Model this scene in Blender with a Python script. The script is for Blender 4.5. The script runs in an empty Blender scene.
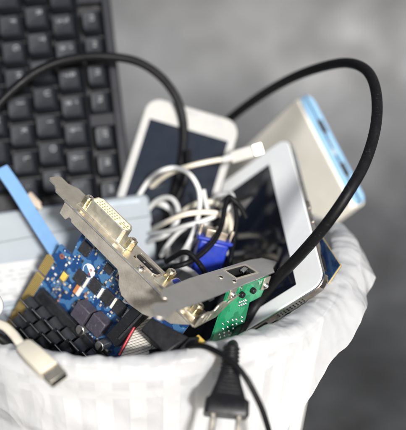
import bpy, bmesh, math, random
from mathutils import Vector, Matrix, noise
random.seed(7)
rad = math.radians
sc = bpy.context.scene
col = sc.collection

# ------------------------------------------------------------------ camera frame
PITCH = rad(24.0)
CAM = Vector((0, 0, 0.5))
FPX, CX, CY = 900.0, 203.0, 215.0
sp, cp = math.sin(PITCH), math.cos(PITCH)
MC = Matrix(((1, 0, 0), (0, -sp, cp), (0, -cp, -sp)))       # (right, down, forward) -> world


def w(v):
    """view-frame millimetres -> world metres"""
    return CAM + MC @ (Vector(v) * 0.001)


def at(u, v, d):
    """a point seen at u, v of the photograph, d millimetres away"""
    return Vector(((u - CX) / FPX * d, (v - CY) / FPX * d, d))


def pose(cx, cy, cz, t):
    """local mm axes given in the view frame -> world matrix in metres"""
    R = Matrix((cx, cy, cz)).transposed()
    R = MC @ R
    M = R.to_4x4()
    M.translation = w(t)
    return M


def frame(O, X, Y):
    O, X, Y = at(*O), at(*X), at(*Y)
    x = (X - O).normalized()
    y = Y - O
    y = (y - x * y.dot(x)).normalized()
    return pose(x, y, x.cross(y), O)


# ------------------------------------------------------------------ materials
def nodes(m):
    m.use_nodes = True
    return m.node_tree.nodes, m.node_tree.links


def mat(name, c, rough=0.5, metal=0.0, var=0.12, vscale=60, bump=0.0, bscale=800, coat=0.0, brush=None,
        rvar=0.1, spec=0.5, sss=0.0, c2=None, dust=0.0):
    m = bpy.data.materials.new(name)
    N, L = nodes(m)
    b = N['Principled BSDF']
    tc = N.new('ShaderNodeTexCoord')
    n1 = N.new('ShaderNodeTexNoise')
    n1.inputs['Scale'].default_value = vscale
    n1.inputs['Detail'].default_value = 6
    n1.inputs['Roughness'].default_value = 0.65
    L.new(tc.outputs['Object'], n1.inputs['Vector'])
    mix = N.new('ShaderNodeMix')
    mix.data_type = 'RGBA'
    a = Vector(c)
    bb = Vector(c2) if c2 else a * (1 - var * 2)
    mix.inputs[6].default_value = (*[min(1, x) for x in a * (1 + (0 if c2 else var))], 1)
    mix.inputs[7].default_value = (*bb, 1)
    mr = N.new('ShaderNodeMapRange')
    mr.inputs[1].default_value = 0.35
    mr.inputs[2].default_value = 0.68
    L.new(n1.outputs[0], mr.inputs[0])
    L.new(mr.outputs[0], mix.inputs[0])
    out = mix.outputs[2]
    if dust > 0:
        n3 = N.new('ShaderNodeTexNoise')
        n3.inputs['Scale'].default_value = 900
        n3.inputs['Detail'].default_value = 3
        L.new(tc.outputs['Object'], n3.inputs['Vector'])
        m3 = N.new('ShaderNodeMapRange')
        m3.inputs[1].default_value = 0.60
        m3.inputs[2].default_value = 0.78
        m3.inputs[4].default_value = dust
        L.new(n3.outputs[0], m3.inputs[0])
        mx = N.new('ShaderNodeMix')
        mx.data_type = 'RGBA'
        mx.inputs[7].default_value = (0.5, 0.48, 0.44, 1)
        L.new(m3.outputs[0], mx.inputs[0])
        L.new(out, mx.inputs[6])
        out = mx.outputs[2]
    L.new(out, b.inputs['Base Color'])
    n2 = N.new('ShaderNodeTexNoise')
    n2.inputs['Scale'].default_value = vscale * 3.1
    n2.inputs['Detail'].default_value = 5
    L.new(tc.outputs['Object'], n2.inputs['Vector'])
    mr2 = N.new('ShaderNodeMapRange')
    mr2.inputs[1].default_value = 0.3
    mr2.inputs[2].default_value = 0.7
    mr2.inputs[3].default_value = max(0.03, rough - rvar)
    mr2.inputs[4].default_value = min(1, rough + rvar)
    L.new(n2.outputs[0], mr2.inputs[0])
    L.new(mr2.outputs[0], b.inputs['Roughness'])
    b.inputs['Metallic'].default_value = metal
    b.inputs['Specular IOR Level'].default_value = spec
    if coat:
        b.inputs['Coat Weight'].default_value = coat
        b.inputs['Coat Roughness'].default_value = 0.05
    if sss:
        b.inputs['Subsurface Weight'].default_value = sss
        b.inputs['Subsurface Radius'].default_value = (0.003, 0.0028, 0.0022)
    if bump:
        bn = N.new('ShaderNodeTexNoise')
        bn.inputs['Scale'].default_value = bscale
        bn.inputs['Detail'].default_value = 4
        if brush:
            mpb = N.new('ShaderNodeMapping')
            mpb.inputs['Scale'].default_value = brush
            L.new(tc.outputs['Object'], mpb.inputs['Vector'])
            L.new(mpb.outputs[0], bn.inputs['Vector'])
        else:
            L.new(tc.outputs['Object'], bn.inputs['Vector'])
        bp = N.new('ShaderNodeBump')
        bp.inputs['Strength'].default_value = bump
        bp.inputs['Distance'].default_value = 0.0005
        L.new(bn.outputs[0], bp.inputs['Height'])
        L.new(bp.outputs[0], b.inputs['Normal'])
    return m


def pcb_mat(name, base, light, speck, angle):
    m = mat(name, base, 0.32, 0, 0.18, 40, 0.08, 1500, coat=0.3)
    N, L = nodes(m)
    b = N['Principled BSDF']
    src = b.inputs['Base Color'].links[0].from_socket
    tc = N.new('ShaderNodeTexCoord')
    mp = N.new('ShaderNodeMapping')
    mp.inputs['Rotation'].default_value = (0, 0, angle)
    L.new(tc.outputs['Object'], mp.inputs['Vector'])
    br = N.new('ShaderNodeTexBrick')
    br.offset = 0.37
    br.inputs['Scale'].default_value = 60
    br.inputs['Mortar Size'].default_value = 0.035
    br.inputs['Brick Width'].default_value = 0.9
    br.inputs['Row Height'].default_value = 0.07
    br.inputs['Color1'].default_value = (0, 0, 0, 1)
    br.inputs['Color2'].default_value = (0, 0, 0, 1)
    br.inputs['Mortar'].default_value = (1, 1, 1, 1)
    L.new(mp.outputs[0], br.inputs['Vector'])
    nz = N.new('ShaderNodeTexNoise')
    nz.inputs['Scale'].default_value = 130
    L.new(tc.outputs['Object'], nz.inputs['Vector'])
    th = N.new('ShaderNodeMath')
    th.operation = 'GREATER_THAN'
    th.inputs[1].default_value = 0.5
    L.new(nz.outputs[0], th.inputs[0])
    mu = N.new('ShaderNodeMath')
    mu.operation = 'MULTIPLY'
    L.new(br.outputs['Color'], mu.inputs[0])
    L.new(th.outputs[0], mu.inputs[1])
    mx = N.new('ShaderNodeMix')
    mx.data_type = 'RGBA'
    mx.inputs[7].default_value = (*light, 1)
    L.new(mu.outputs[0], mx.inputs[0])
    L.new(src, mx.inputs[6])
    # plated vias
    vo = N.new('ShaderNodeTexVoronoi')
    vo.inputs['Scale'].default_value = 420
    vo.inputs['Randomness'].default_value = 0.55
    L.new(mp.outputs[0], vo.inputs['Vector'])
    lt = N.new('ShaderNodeMath')
    lt.operation = 'LESS_THAN'
    lt.inputs[1].default_value = 0.22
    L.new(vo.outputs['Distance'], lt.inputs[0])
    sx = N.new('ShaderNodeSeparateColor')
    L.new(vo.outputs['Color'], sx.inputs[0])
    gt = N.new('ShaderNodeMath')
    gt.operation = 'GREATER_THAN'
    gt.inputs[1].default_value = speck
    L.new(sx.outputs[0], gt.inputs[0])
    m2 = N.new('ShaderNodeMath')
    m2.operation = 'MULTIPLY'
    L.new(lt.outputs[0], m2.inputs[0])
    L.new(gt.outputs[0], m2.inputs[1])
    my = N.new('ShaderNodeMix')
    my.data_type = 'RGBA'
    my.inputs[7].default_value = (0.62, 0.6, 0.52, 1)
    L.new(m2.outputs[0], my.inputs[0])
    L.new(mx.outputs[2], my.inputs[6])
    L.new(my.outputs[2], b.inputs['Base Color'])
    return m


def stripe_mat(name, c1, c2, axis, per_m, duty, rough, metal=0.0):
    """fine parallel strips that belong to the surface (gold fingers, ribbon wires)"""
    m = bpy.data.materials.new(name)
    N, L = nodes(m)
    b = N['Principled BSDF']
    tc = N.new('ShaderNodeTexCoord')
    sx = N.new('ShaderNodeSeparateXYZ')
    L.new(tc.outputs['Object'], sx.inputs[0])
    mu = N.new('ShaderNodeMath')
    mu.operation = 'MULTIPLY'
    mu.inputs[1].default_value = per_m
    L.new(sx.outputs[axis], mu.inputs[0])
    fr = N.new('ShaderNodeMath')
    fr.operation = 'FRACT'
    L.new(mu.outputs[0], fr.inputs[0])
    gt = N.new('ShaderNodeMath')
    gt.operation = 'GREATER_THAN'
    gt.inputs[1].default_value = duty
    L.new(fr.outputs[0], gt.inputs[0])
    mx = N.new('ShaderNodeMix')
    mx.data_type = 'RGBA'
    mx.inputs[6].default_value = (*c1, 1)
    mx.inputs[7].default_value = (*c2, 1)
    L.new(gt.outputs[0], mx.inputs[0])
    L.new(mx.outputs[2], b.inputs['Base Color'])
    b.inputs['Roughness'].default_value = rough
    b.inputs['Metallic'].default_value = metal
    return m


M = {}
M['nickel'] = mat('nickel_steel', (0.74, 0.68, 0.57), 0.34, 0.92, 0.07, 90, 0.28, 2000, rvar=0.12, brush=(1, 0.05, 1))
M['nickel_worn'] = mat('worn_nickel_steel', (0.40, 0.37, 0.32), 0.32, 0.30, 0.1, 120, 0.3, 1400, rvar=0.14, c2=(0.27, 0.245, 0.205))
M['prong'] = mat('dull_prong_metal', (0.42, 0.38, 0.32), 0.35, 1.0, 0.08, 90)
M['steel'] = mat('grey_steel', (0.56, 0.55, 0.53), 0.36, 0.9, 0.05, 60, 0.35, 2200, rvar=0.08, brush=(0.04, 1, 1))
M['brass'] = mat('pale_brass', (0.72, 0.62, 0.40), 0.3, 1.0, 0.1, 200)
M['shell'] = mat('cream_tin_shell', (0.80, 0.74, 0.60), 0.34, 0.85, 0.06, 120, 0.1, 1500)
M['pinface'] = mat('ivory_connector_insert', (0.78, 0.72, 0.56), 0.55, 0, 0.05)
M['chrome'] = mat('chrome_trim', (0.75, 0.73, 0.70), 0.16, 1.0, 0.08, 90, 0.1, 700, rvar=0.1, c2=(0.45, 0.38, 0.30))
M['solder'] = mat('solder', (0.75, 0.75, 0.73), 0.25, 1.0, 0.08, 300)
M['pcb_blue'] = pcb_mat('blue_circuit_board', (0.010, 0.048, 0.155), (0.05, 0.14, 0.28), 0.62, 0.0)
M['pcb_navy'] = pcb_mat('navy_circuit_board', (0.010, 0.035, 0.11), (0.02, 0.07, 0.17), 0.93, 0.6)
M['pcb_green'] = pcb_mat('green_circuit_board', (0.010, 0.20, 0.085), (0.03, 0.28, 0.13), 0.95, 0.5)
M['gold'] = stripe_mat('gold_contact_fingers', (0.80, 0.58, 0.20), (0.16, 0.11, 0.04), 0, 1000.0, 0.62, 0.38, 0.7)
M['goldedge'] = mat('gold_edge', (0.62, 0.46, 0.16), 0.4, 0.6)
M['ic'] = mat('chip_resin', (0.022, 0.022, 0.024), 0.5, 0, 0.15, 200, 0.1, 3000, dust=0.12)
M['inductor'] = mat('ferrite_block', (0.052, 0.046, 0.062), 0.55, 0, 0.15, 150, 0.25, 2500, dust=0.18)
M['ceramic'] = mat('tan_ceramic', (0.42, 0.35, 0.27), 0.5)
M['chipwhite'] = mat('pale_component', (0.62, 0.6, 0.55), 0.45)
M['yellow'] = mat('yellow_component', (0.60, 0.42, 0.08), 0.4)
M['orange'] = mat('orange_component', (0.45, 0.18, 0.06), 0.45)
M['silk'] = mat('white_silkscreen', (0.75, 0.77, 0.78), 0.6)
M['copper'] = mat('copper_pad', (0.62, 0.20, 0.07), 0.4, 0.6)
M['blackfin'] = mat('black_anodised', (0.020, 0.021, 0.022), 0.22, 0, 0.2, 120, 0.05, 1500, rvar=0.05, spec=0.7, dust=0.02)
M['finedge'] = mat('bare_fin_edge', (0.72, 0.72, 0.72), 0.3, 1.0)
M['black'] = mat('black_plastic', (0.009, 0.009, 0.010), 0.42, 0, 0.15, 80, 0.12, 2500, spec=0.28, dust=0.03)
M['hole'] = mat('dark_opening', (0.006, 0.006, 0.007), 0.7, 0)
M['rubber'] = mat('black_cable_rubber', (0.006, 0.006, 0.0068), 0.46, 0, 0.15, 50, 0.12, 1200, spec=0.15, dust=0.04)
M['key'] = mat('black_keycap', (0.013, 0.015, 0.019), 0.42, 0, 0.12, 120, 0.1, 4000, spec=0.25)
M['keybody'] = mat('black_keyboard_case', (0.013, 0.014, 0.018), 0.5, 0, 0.12, 60, 0.1, 3000, spec=0.25)
M['keywell'] = mat('black_key_well', (0.008, 0.008, 0.009), 0.6, 0)
M['legend'] = mat('pale_key_legend', (0.22, 0.225, 0.24), 0.5)
M['white'] = mat('white_cable_plastic', (0.50, 0.50, 0.485), 0.42, 0, 0.05, 40, 0.05, 900, sss=0.1)
M['offwhite'] = mat('off_white_plastic', (0.38, 0.375, 0.35), 0.4, 0, 0.05, 50)
M['cream'] = mat('yellowed_plastic', (0.64, 0.59, 0.48), 0.42, 0, 0.05, 50, 0.05, 900, sss=0.1)
M['ivory'] = mat('ivory_case', (0.80, 0.77, 0.68), 0.38, 0, 0.04, 30, 0.04, 900)
M['phonewhite'] = mat('white_phone_case', (0.41, 0.405, 0.385), 0.28, 0, 0.04, 30, coat=0.2)
M['tabwhite'] = mat('white_tablet_bezel', (0.88, 0.89, 0.88), 0.22, 0, 0.03, 30, coat=0.4)
M['drive'] = mat('pale_blue_grey_plastic', (0.255, 0.285, 0.305), 0.45, 0, 0.04, 25, 0.06, 2500)
M['drivemetal'] = mat('pale_drive_metal', (0.33, 0.37, 0.40), 0.4, 0.25, 0.04, 40)
M['paper'] = mat('white_paper_label', (0.44, 0.44, 0.43), 0.65, 0, 0.04, 60)
M['print'] = mat('faded_label_print', (0.36, 0.365, 0.365), 0.7)
M['skyblue'] = mat('light_blue_plastic', (0.24, 0.43, 0.62), 0.42, 0, 0.05, 60, 0.06, 1200)
M['sata'] = mat('blue_flat_cable', (0.15, 0.29, 0.50), 0.42, 0, 0.06, 60, 0.05, 1500)
M['vga'] = mat('deep_blue_plastic', (0.008, 0.028, 0.30), 0.42, 0, 0.08, 60)
M['glass'] = mat('dark_screen_glass', (0.006, 0.008, 0.014), 0.07, 0, 0.1, 30, rvar=0.03, coat=0.4)
M['phoneglass'] = mat('dark_phone_glass', (0.010, 0.014, 0.022), 0.16, 0, 0.1, 30, rvar=0.05)
M['can'] = mat('capacitor_can', (0.62, 0.60, 0.56), 0.3, 0.9, 0.06, 150)
M['ribbon'] = stripe_mat('grey_ribbon_wires', (0.50, 0.48, 0.42), (0.24, 0.22, 0.19), 0, 787.0, 0.72, 0.5)
M['red'] = mat('red_wire', (0.42, 0.025, 0.03), 0.45)
M['binwhite'] = mat('white_bin_plastic', (0.76, 0.76, 0.74), 0.4, 0, 0.04, 30)


def bag_material():
    m = bpy.data.materials.new('white_bag_film')
    N, L = nodes(m)
    for n in list(N):
        N.remove(n)
    out = N.new('ShaderNodeOutputMaterial')
    tc = N.new('ShaderNodeTexCoord')
    wn = N.new('ShaderNodeTexNoise')
    wn.inputs['Scale'].default_value = 22
    wn.inputs['Detail'].default_value = 3
    L.new(tc.outputs['Object'], wn.inputs['Vector'])
    ws = N.new('ShaderNodeVectorMath')
    ws.operation = 'MULTIPLY_ADD'
    ws.inputs[1].default_value = (0.05, 0.05, 0.05)
    L.new(wn.outputs['Color'], ws.inputs[0])
    L.new(tc.outputs['Object'], ws.inputs[2])
    hs = []
    for sc_, st_ in ((22, 0.5), (48, 0.36), (120, 0.07)):
        mp = N.new('ShaderNodeMapping')
        mp.inputs['Rotation'].default_value = (0.5, 0.3, sc_)
        mp.inputs['Scale'].default_value = (1.0, 1.0, 0.55)
        L.new(ws.outputs[0], mp.inputs['Vector'])
        vo = N.new('ShaderNodeTexVoronoi')
        vo.inputs['Scale'].default_value = sc_
        L.new(mp.outputs[0], vo.inputs['Vector'])
        mm = N.new('ShaderNodeMath')
        mm.operation = 'MULTIPLY'
        mm.inputs[1].default_value = st_
        L.new(vo.outputs['Distance'], mm.inputs[0])
        hs.append(mm)
    a1 = N.new('ShaderNodeMath')
    L.new(hs[0].outputs[0], a1.inputs[0])
    L.new(hs[1].outputs[0], a1.inputs[1])
    a2 = N.new('ShaderNodeMath')
    L.new(a1.outputs[0], a2.inputs[0])
    L.new(hs[2].outputs[0], a2.inputs[1])
    bp = N.new('ShaderNodeBump')
    bp.inputs['Strength'].default_value = 0.46
    bp.inputs['Distance'].default_value = 0.012
    L.new(a2.outputs[0], bp.inputs['Height'])
    df = N.new('ShaderNodeBsdfDiffuse')
    df.inputs['Color'].default_value = (0.77, 0.775, 0.785, 1)
    tr = N.new('ShaderNodeBsdfTranslucent')
    tr.inputs['Color'].default_value = (0.77, 0.775, 0.785, 1)
    gl = N.new('ShaderNodeBsdfGlossy')
    gl.inputs['Roughness'].default_value = 0.30
    tp = N.new('ShaderNodeBsdfTransparent')
    tp.inputs['Color'].default_value = (0.95, 0.95, 0.95, 1)
    for s in (df, tr, gl):
        L.new(bp.outputs[0], s.inputs['Normal'])
    m1 = N.new('ShaderNodeMixShader')
    m1.inputs[0].default_value = 0.42
    L.new(df.outputs[0], m1.inputs[1])
    L.new(tr.outputs[0], m1.inputs[2])
    m2 = N.new('ShaderNodeMixShader')
    m2.inputs[0].default_value = 0.25
    L.new(m1.outputs[0], m2.inputs[1])
    L.new(tp.outputs[0], m2.inputs[2])
    fr = N.new('ShaderNodeFresnel')
    fr.inputs[0].default_value = 1.3
    L.new(bp.outputs[0], fr.inputs['Normal'])
    m3 = N.new('ShaderNodeMixShader')
    L.new(fr.outputs[0], m3.inputs[0])
    L.new(m2.outputs[0], m3.inputs[1])
    L.new(gl.outputs[0], m3.inputs[2])
    L.new(m3.outputs[0], out.inputs[0])
    return m


M['bag'] = bag_material()


def concrete_material():
    m = mat('mottled_concrete', (0.082, 0.084, 0.087), 0.55, 0, 0.1, 6, 0.3, 60)
    N, L = nodes(m)
    b = N['Principled BSDF']
    src = b.inputs['Base Color'].links[0].from_socket
    tc = N.new('ShaderNodeTexCoord')
    nz = N.new('ShaderNodeTexNoise')
    nz.inputs['Scale'].default_value = 10
    nz.inputs['Detail'].default_value = 9
    nz.inputs['Roughness'].default_value = 0.62
    L.new(tc.outputs['Object'], nz.inputs['Vector'])
    mr = N.new('ShaderNodeMapRange')
    mr.inputs[1].default_value = 0.3
    mr.inputs[2].default_value = 0.7
    mr.inputs[3].default_value = 0.5
    mr.inputs[4].default_value = 1.4
    L.new(nz.outputs[0], mr.inputs[0])
    mx = N.new('ShaderNodeMix')
    mx.data_type = 'RGBA'
    mx.blend_type = 'MULTIPLY'
    mx.inputs[0].default_value = 1
    L.new(src, mx.inputs[6])
    L.new(mr.outputs[0], mx.inputs[7])
    # darker lower part: floor shade painted into the colour, ragged edge climbing the curve
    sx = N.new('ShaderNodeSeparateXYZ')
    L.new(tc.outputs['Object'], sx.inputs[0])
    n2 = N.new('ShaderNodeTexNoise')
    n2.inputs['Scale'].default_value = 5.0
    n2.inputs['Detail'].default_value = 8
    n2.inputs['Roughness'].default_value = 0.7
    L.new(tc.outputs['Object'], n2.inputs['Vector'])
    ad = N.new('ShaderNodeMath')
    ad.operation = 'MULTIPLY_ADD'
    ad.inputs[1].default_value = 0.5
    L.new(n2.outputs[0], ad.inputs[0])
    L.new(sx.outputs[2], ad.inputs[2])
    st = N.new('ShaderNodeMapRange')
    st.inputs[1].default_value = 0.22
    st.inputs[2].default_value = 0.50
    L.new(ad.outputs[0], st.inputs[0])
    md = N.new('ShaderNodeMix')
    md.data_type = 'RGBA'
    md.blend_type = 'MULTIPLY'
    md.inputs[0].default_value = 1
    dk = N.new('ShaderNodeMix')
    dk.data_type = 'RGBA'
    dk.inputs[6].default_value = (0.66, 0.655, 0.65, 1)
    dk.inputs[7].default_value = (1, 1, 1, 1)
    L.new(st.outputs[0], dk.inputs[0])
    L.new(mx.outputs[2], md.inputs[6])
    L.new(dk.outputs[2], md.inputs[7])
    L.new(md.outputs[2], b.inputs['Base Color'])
    return m


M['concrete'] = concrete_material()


# ------------------------------------------------------------------ mesh builder (local mm)
class MB:
    def __init__(self):
        self.v, self.f = [], []

    def add(self, vs, fs):
        o = len(self.v)
        self.v += [Vector(p) for p in vs]
        self.f += [[i + o for i in f] for f in fs]
        return self

    def box(self, x0, x1, y0, y1, z0, z1):
        vs = [(x, y, z) for z in (z0, z1) for y in (y0, y1) for x in (x0, x1)]
        return self.add(vs, [(0, 2, 3, 1), (4, 5, 7, 6), (0, 1, 5, 4), (2, 6, 7, 3), (0, 4, 6, 2), (1, 3, 7, 5)])

    def bar(self, p0, p1, up, wd, ht, taper=1.0):
        p0, p1, up = Vector(p0), Vector(p1), Vector(up)
        d = (p1 - p0).normalized()
        s = d.cross(up).normalized()
        u = s.cross(d)
        vs = []
        for p, k in ((p0, 1), (p1, taper)):
            for a, b in ((-1, -1), (1, -1), (1, 1), (-1, 1)):
                vs.append(p + s * a * wd / 2 * k + u * b * ht / 2 * k)
        return self.add(vs, [(3, 2, 1, 0), (4, 5, 6, 7), (0, 1, 5, 4), (1, 2, 6, 5), (2, 3, 7, 6), (3, 0, 4, 7)])

    def prism(self, pts, lo, hi, axis='z'):
        def mk(a, b, c):
            return {'z': (a, b, c), 'x': (c, a, b), 'y': (a, c, b)}[axis]
        n = len(pts)
        vs = [mk(a, b, lo) for a, b in pts] + [mk(a, b, hi) for a, b in pts]
        fs = [list(range(n))[::-1], list(range(n, 2 * n))]
        fs += [(i, (i + 1) % n, (i + 1) % n + n, i + n) for i in range(n)]
        return self.add(vs, fs)

    def cyl(self, p0, p1, r0, r1=None, n=20, caps=True):
        r1 = r0 if r1 is None else r1
        p0, p1 = Vector(p0), Vector(p1)
        d = (p1 - p0).normalized()
        s = d.orthogonal().normalized()
        u = d.cross(s)
        vs = []
        for p, r in ((p0, r0), (p1, r1)):
            vs += [p + (s * math.cos(2 * math.pi * k / n) + u * math.sin(2 * math.pi * k / n)) * r for k in range(n)]
        fs = [(k, (k + 1) % n, (k + 1) % n + n, k + n) for k in range(n)]
        if caps:
            fs += [list(range(n))[::-1], list(range(n, 2 * n))]
        return self.add(vs, fs)

    def ring(self, c, ax, r_out, r_in, h, n=24):
        c, ax = Vector(c), Vector(ax).normalized()
        s = ax.orthogonal().normalized()
        u = ax.cross(s)
        vs = []
        for r, z in ((r_out, 0), (r_out, h), (r_in, h), (r_in, 0)):
            vs += [c + ax * z + (s * math.cos(2 * math.pi * k / n) + u * math.sin(2 * math.pi * k / n)) * r for k in range(n)]
        fs = []
        for j in range(4):
            a, b = j * n, ((j + 1) % 4) * n
            fs += [(a + k, a + (k + 1) % n, b + (k + 1) % n, b + k) for k in range(n)]
        return self.add(vs, fs)

    def sweep(self, path, prof, up=None, close=True):
        """prof: function t -> list of 2d points, or a list"""
        n = len(path)
        path = [Vector(p) for p in path]
        tan = []
        for i in range(n):
            tan.append((path[min(i + 1, n - 1)] - path[max(i - 1, 0)]).normalized())
        ref = Vector(up) if up is not None else tan[0].orthogonal()
        s = (ref - tan[0] * ref.dot(tan[0])).normalized()
        rings = []
        for i in range(n):
            if up is not None:
                s = Vector(up)
            s = (s - tan[i] * s.dot(tan[i])).normalized()
            u = tan[i].cross(s)
            pr = prof(i / (n - 1)) if callable(prof) else prof
            rings.append([path[i] + s * a + u * b for a, b in pr])
        k = len(rings[0])
        vs = [p for r in rings for p in r]
        fs = []
        for i in range(n - 1):
            for j in range(k if close else k - 1):
                fs.append((i * k + j, i * k + (j + 1) % k, (i + 1) * k + (j + 1) % k, (i + 1) * k + j))
        if close:
            fs += [list(range(k))[::-1], [(n - 1) * k + j for j in range(k)]]
        return self.add(vs, fs)

    def build(self, name, m, parent=None, bevel=0.0, smooth=True, angle=40, segs=2, mats=None):
        me = bpy.data.meshes.new(name)
        me.from_pydata([p * 0.001 for p in self.v], [], self.f)
        me.validate()
        bm = bmesh.new()
        bm.from_mesh(me)
        bmesh.ops.recalc_face_normals(bm, faces=bm.faces)
        bm.to_mesh(me)
        bm.free()
        me.materials.append(m)
        if smooth:
            me.polygons.foreach_set('use_smooth', [True] * len(me.polygons))
            me.set_sharp_from_angle(angle=rad(angle))
        o = bpy.data.objects.new(name, me)
        col.objects.link(o)
        if parent is not None:
            o.parent = parent
        if bevel:
            bv = o.modifiers.new('edge', 'BEVEL')
            bv.width = bevel * 0.001
            bv.segments = segs
            bv.limit_method = 'ANGLE'
            bv.angle_limit = rad(35)
            bv.harden_normals = False
        return o


def circ(r, n=16, ry=None):
    ry = r if ry is None else ry
    return [(r * math.cos(2 * math.pi * k / n), ry * math.sin(2 * math.pi * k / n)) for k in range(n)]


def rrect(x0, x1, y0, y1, r, n=6):
    pts = []
    for cx, cy, a in ((x1 - r, y1 - r, 0), (x0 + r, y1 - r, 90), (x0 + r, y0 + r, 180), (x1 - r, y0 + r, 270)):
        for k in range(n + 1):
            t = rad(a + 90 * k / n)
            pts.append((cx + r * math.cos(t), cy + r * math.sin(t)))
    return pts


def catmull(pts, k=14):
    pts = [Vector(p) for p in pts]
    P = [pts[0] * 2 - pts[1]] + pts + [pts[-1] * 2 - pts[-2]]
    out = []
    for i in range(1, len(P) - 2):
        p0, p1, p2, p3 = P[i - 1:i + 3]
        for j in range(k):
            t = j / k
            out.append(0.5 * ((2 * p1) + (p2 - p0) * t + (2 * p0 - 5 * p1 + 4 * p2 - p3) * t * t +
                              (3 * p1 - p0 - 3 * p2 + p3) * t ** 3))
    out.append(P[-2].copy())
    return out


def tag(o, label, cat, group=None):
    o['label'] = label
    o['category'] = cat
    if group:
        o['group'] = group
    return o


def root(name, Mx, label, cat, group=None):
    o = bpy.data.objects.new(name, None)
    o.empty_display_size = 0.01
    col.objects.link(o)
    o.matrix_world = Mx
    return tag(o, label, cat, group)


I3 = (Vector((1, 0, 0)), Vector((0, 1, 0)), Vector((0, 0, 1)))


def view_pose(u, v, d):
    """axes along the view frame, origin at a seen point; local coordinates in mm offsets"""
    p = at(u, v, d)
    return pose(*I3, p), p


def cable(name, pts, r, m, label, cat, group=None, flat=None, up=None, parent=None, k=14):
    """pts: (u, v, depth) triples; one tube mesh with its own origin"""
    P = [at(*p) for p in pts]
    o0 = P[0]
    path = [p - o0 for p in catmull(P, k)]
    # tiny waviness so no run is a perfect spline
    sd = random.random() * 90
    path = [p + Vector((noise.noise((i * .06, sd, 0)), noise.noise((i * .06, 0, sd)), 0)) * 0.5 for i, p in enumerate(path)]
    prof = flat if flat else circ(r, 18)
    mb = MB().sweep(path, prof, up)
    ob = mb.build(name, m, None, 0, True, 60)
    if parent is not None:
        ob.parent = parent
        ob.matrix_world = pose(*I3, o0)
    else:
        ob.matrix_world = pose(*I3, o0)
        tag(ob, label, cat, group)
    return ob


def put(parent_pose_inv, P):
    return parent_pose_inv @ P


# ------------------------------------------------------------------ the setting: one concrete sweep
def build_ground():
    mb = MB()
    prof = []
    y_w, R = 1150.0, 330.0
    for y in (-3000, -1500, -500, 0, 300, 500, 700):
        prof.append((y, 0))
    for k in range(0, 19):
        t = rad(90 * k / 18)
        prof.append((y_w - R + R * math.sin(t), R - R * math.cos(t)))
    for z in (600, 1000, 1600, 2400, 3400):
        prof.append((y_w, z))
    xs = [-4000, -2000, -1000, -500, 0, 500, 1000, 2000, 4000]
    n = len(xs)
    vs = [(x, y, z) for y, z in prof for x in xs]
    fs = [(i * n + j, i * n + j + 1, (i + 1) * n + j + 1, (i + 1) * n + j) for i in range(len(prof) - 1) for j in range(n - 1)]
    mb.add(vs, fs)
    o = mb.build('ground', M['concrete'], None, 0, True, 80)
    o['kind'] = 'structure'


build_ground()

# ------------------------------------------------------------------ bin and bag
EY = 0.92                              # the basket is slightly oval
BX, BY, BZ = -47.0, 503.0, 238.0      # centre of the rim, mm
RB = 126.0


def build_bin():
    r = root('waste_bin', Matrix.Translation((BX * .001, BY * .001, 0)),
             'round white plastic wastebasket with slotted sides under the bag', 'waste bin')
    nslot = 44

    def rr(z):
        return 98 + (RB - 98) * (z / BZ)
    # slotted wall: solid strips, open slots between the bars
    mb = MB()
    th = 2.2
    bands = [(0, 30, True), (30, 120, False), (120, 132, True), (132, 222, False), (222, 227, True), (227, 238, False), (238, BZ - 4, True)]
    seg = nslot * 4
    for z0, z1, solid in bands:
        for i in range(seg):
            if not solid and (i % 4) in (0, 1):
                continue
            a0, a1 = 2 * math.pi * i / seg, 2 * math.pi * (i + 1) / seg
            vs = []
            for z in (z0, z1):
                for rad_ in (rr(z), rr(z) - th):
                    for a in (a0, a1):
                        vs.append((rad_ * math.sin(a), -rad_ * math.cos(a) * EY, z))
            mb.add(vs, [(0, 1, 5, 4), (2, 6, 7, 3), (0, 4, 6, 2), (1, 3, 7, 5), (4, 5, 7, 6), (0, 2, 3, 1)])
    mb.build('slotted_wall', M['binwhite'], r, 0, True, 30)
    mb = MB().prism([(97 * math.sin(k * math.pi / 32), -97 * EY * math.cos(k * math.pi / 32)) for k in range(64)], .5, 4)
    mb.build('base', M['binwhite'], r, 0.5)
    mb = MB()
    n = 96
    path = [((RB + 1) * math.sin(2 * math.pi * k / n), -(RB + 1) * EY * math.cos(2 * math.pi * k / n), BZ) for k in range(n + 1)]
    mb.sweep(path, [(3.2 * math.cos(t * math.pi / 6), 4.4 * math.sin(t * math.pi / 6)) for t in range(12)], (0, 0, 1))
    mb.build('rim', M['binwhite'], r)


build_bin()


def smooth01(x):
    x = max(0, min(1, x))
    return x * x * (3 - 2 * x)


def hem_drop(deg):
    """length of the overhang below the rim, by bearing (0 = towards the camera, 90 = right)"""
    d = (deg + 180) % 360 - 180
    tab = [(-180, 60), (-90, 110), (-30, 130), (2, 120), (14, 108), (22, 88), (32, 62), (42, 41), (52, 24), (62, 14), (75, 12), (90, 18), (110, 30), (140, 45), (180, 60)]
    for (a, b), (c, e) in zip(tab, tab[1:]):
        if a <= d <= c:
            return b + (e - b) * (d - a) / (c - a)
    return 60


CREASE = [(9, .016, .1, 4.2), (-13, .021, .6, 3.0), (21, .034, .3, 1.6), (-29, .012, .8, 0.9), (44, -.05, .2, .35), (-61, -.04, .5, .2)]


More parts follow.
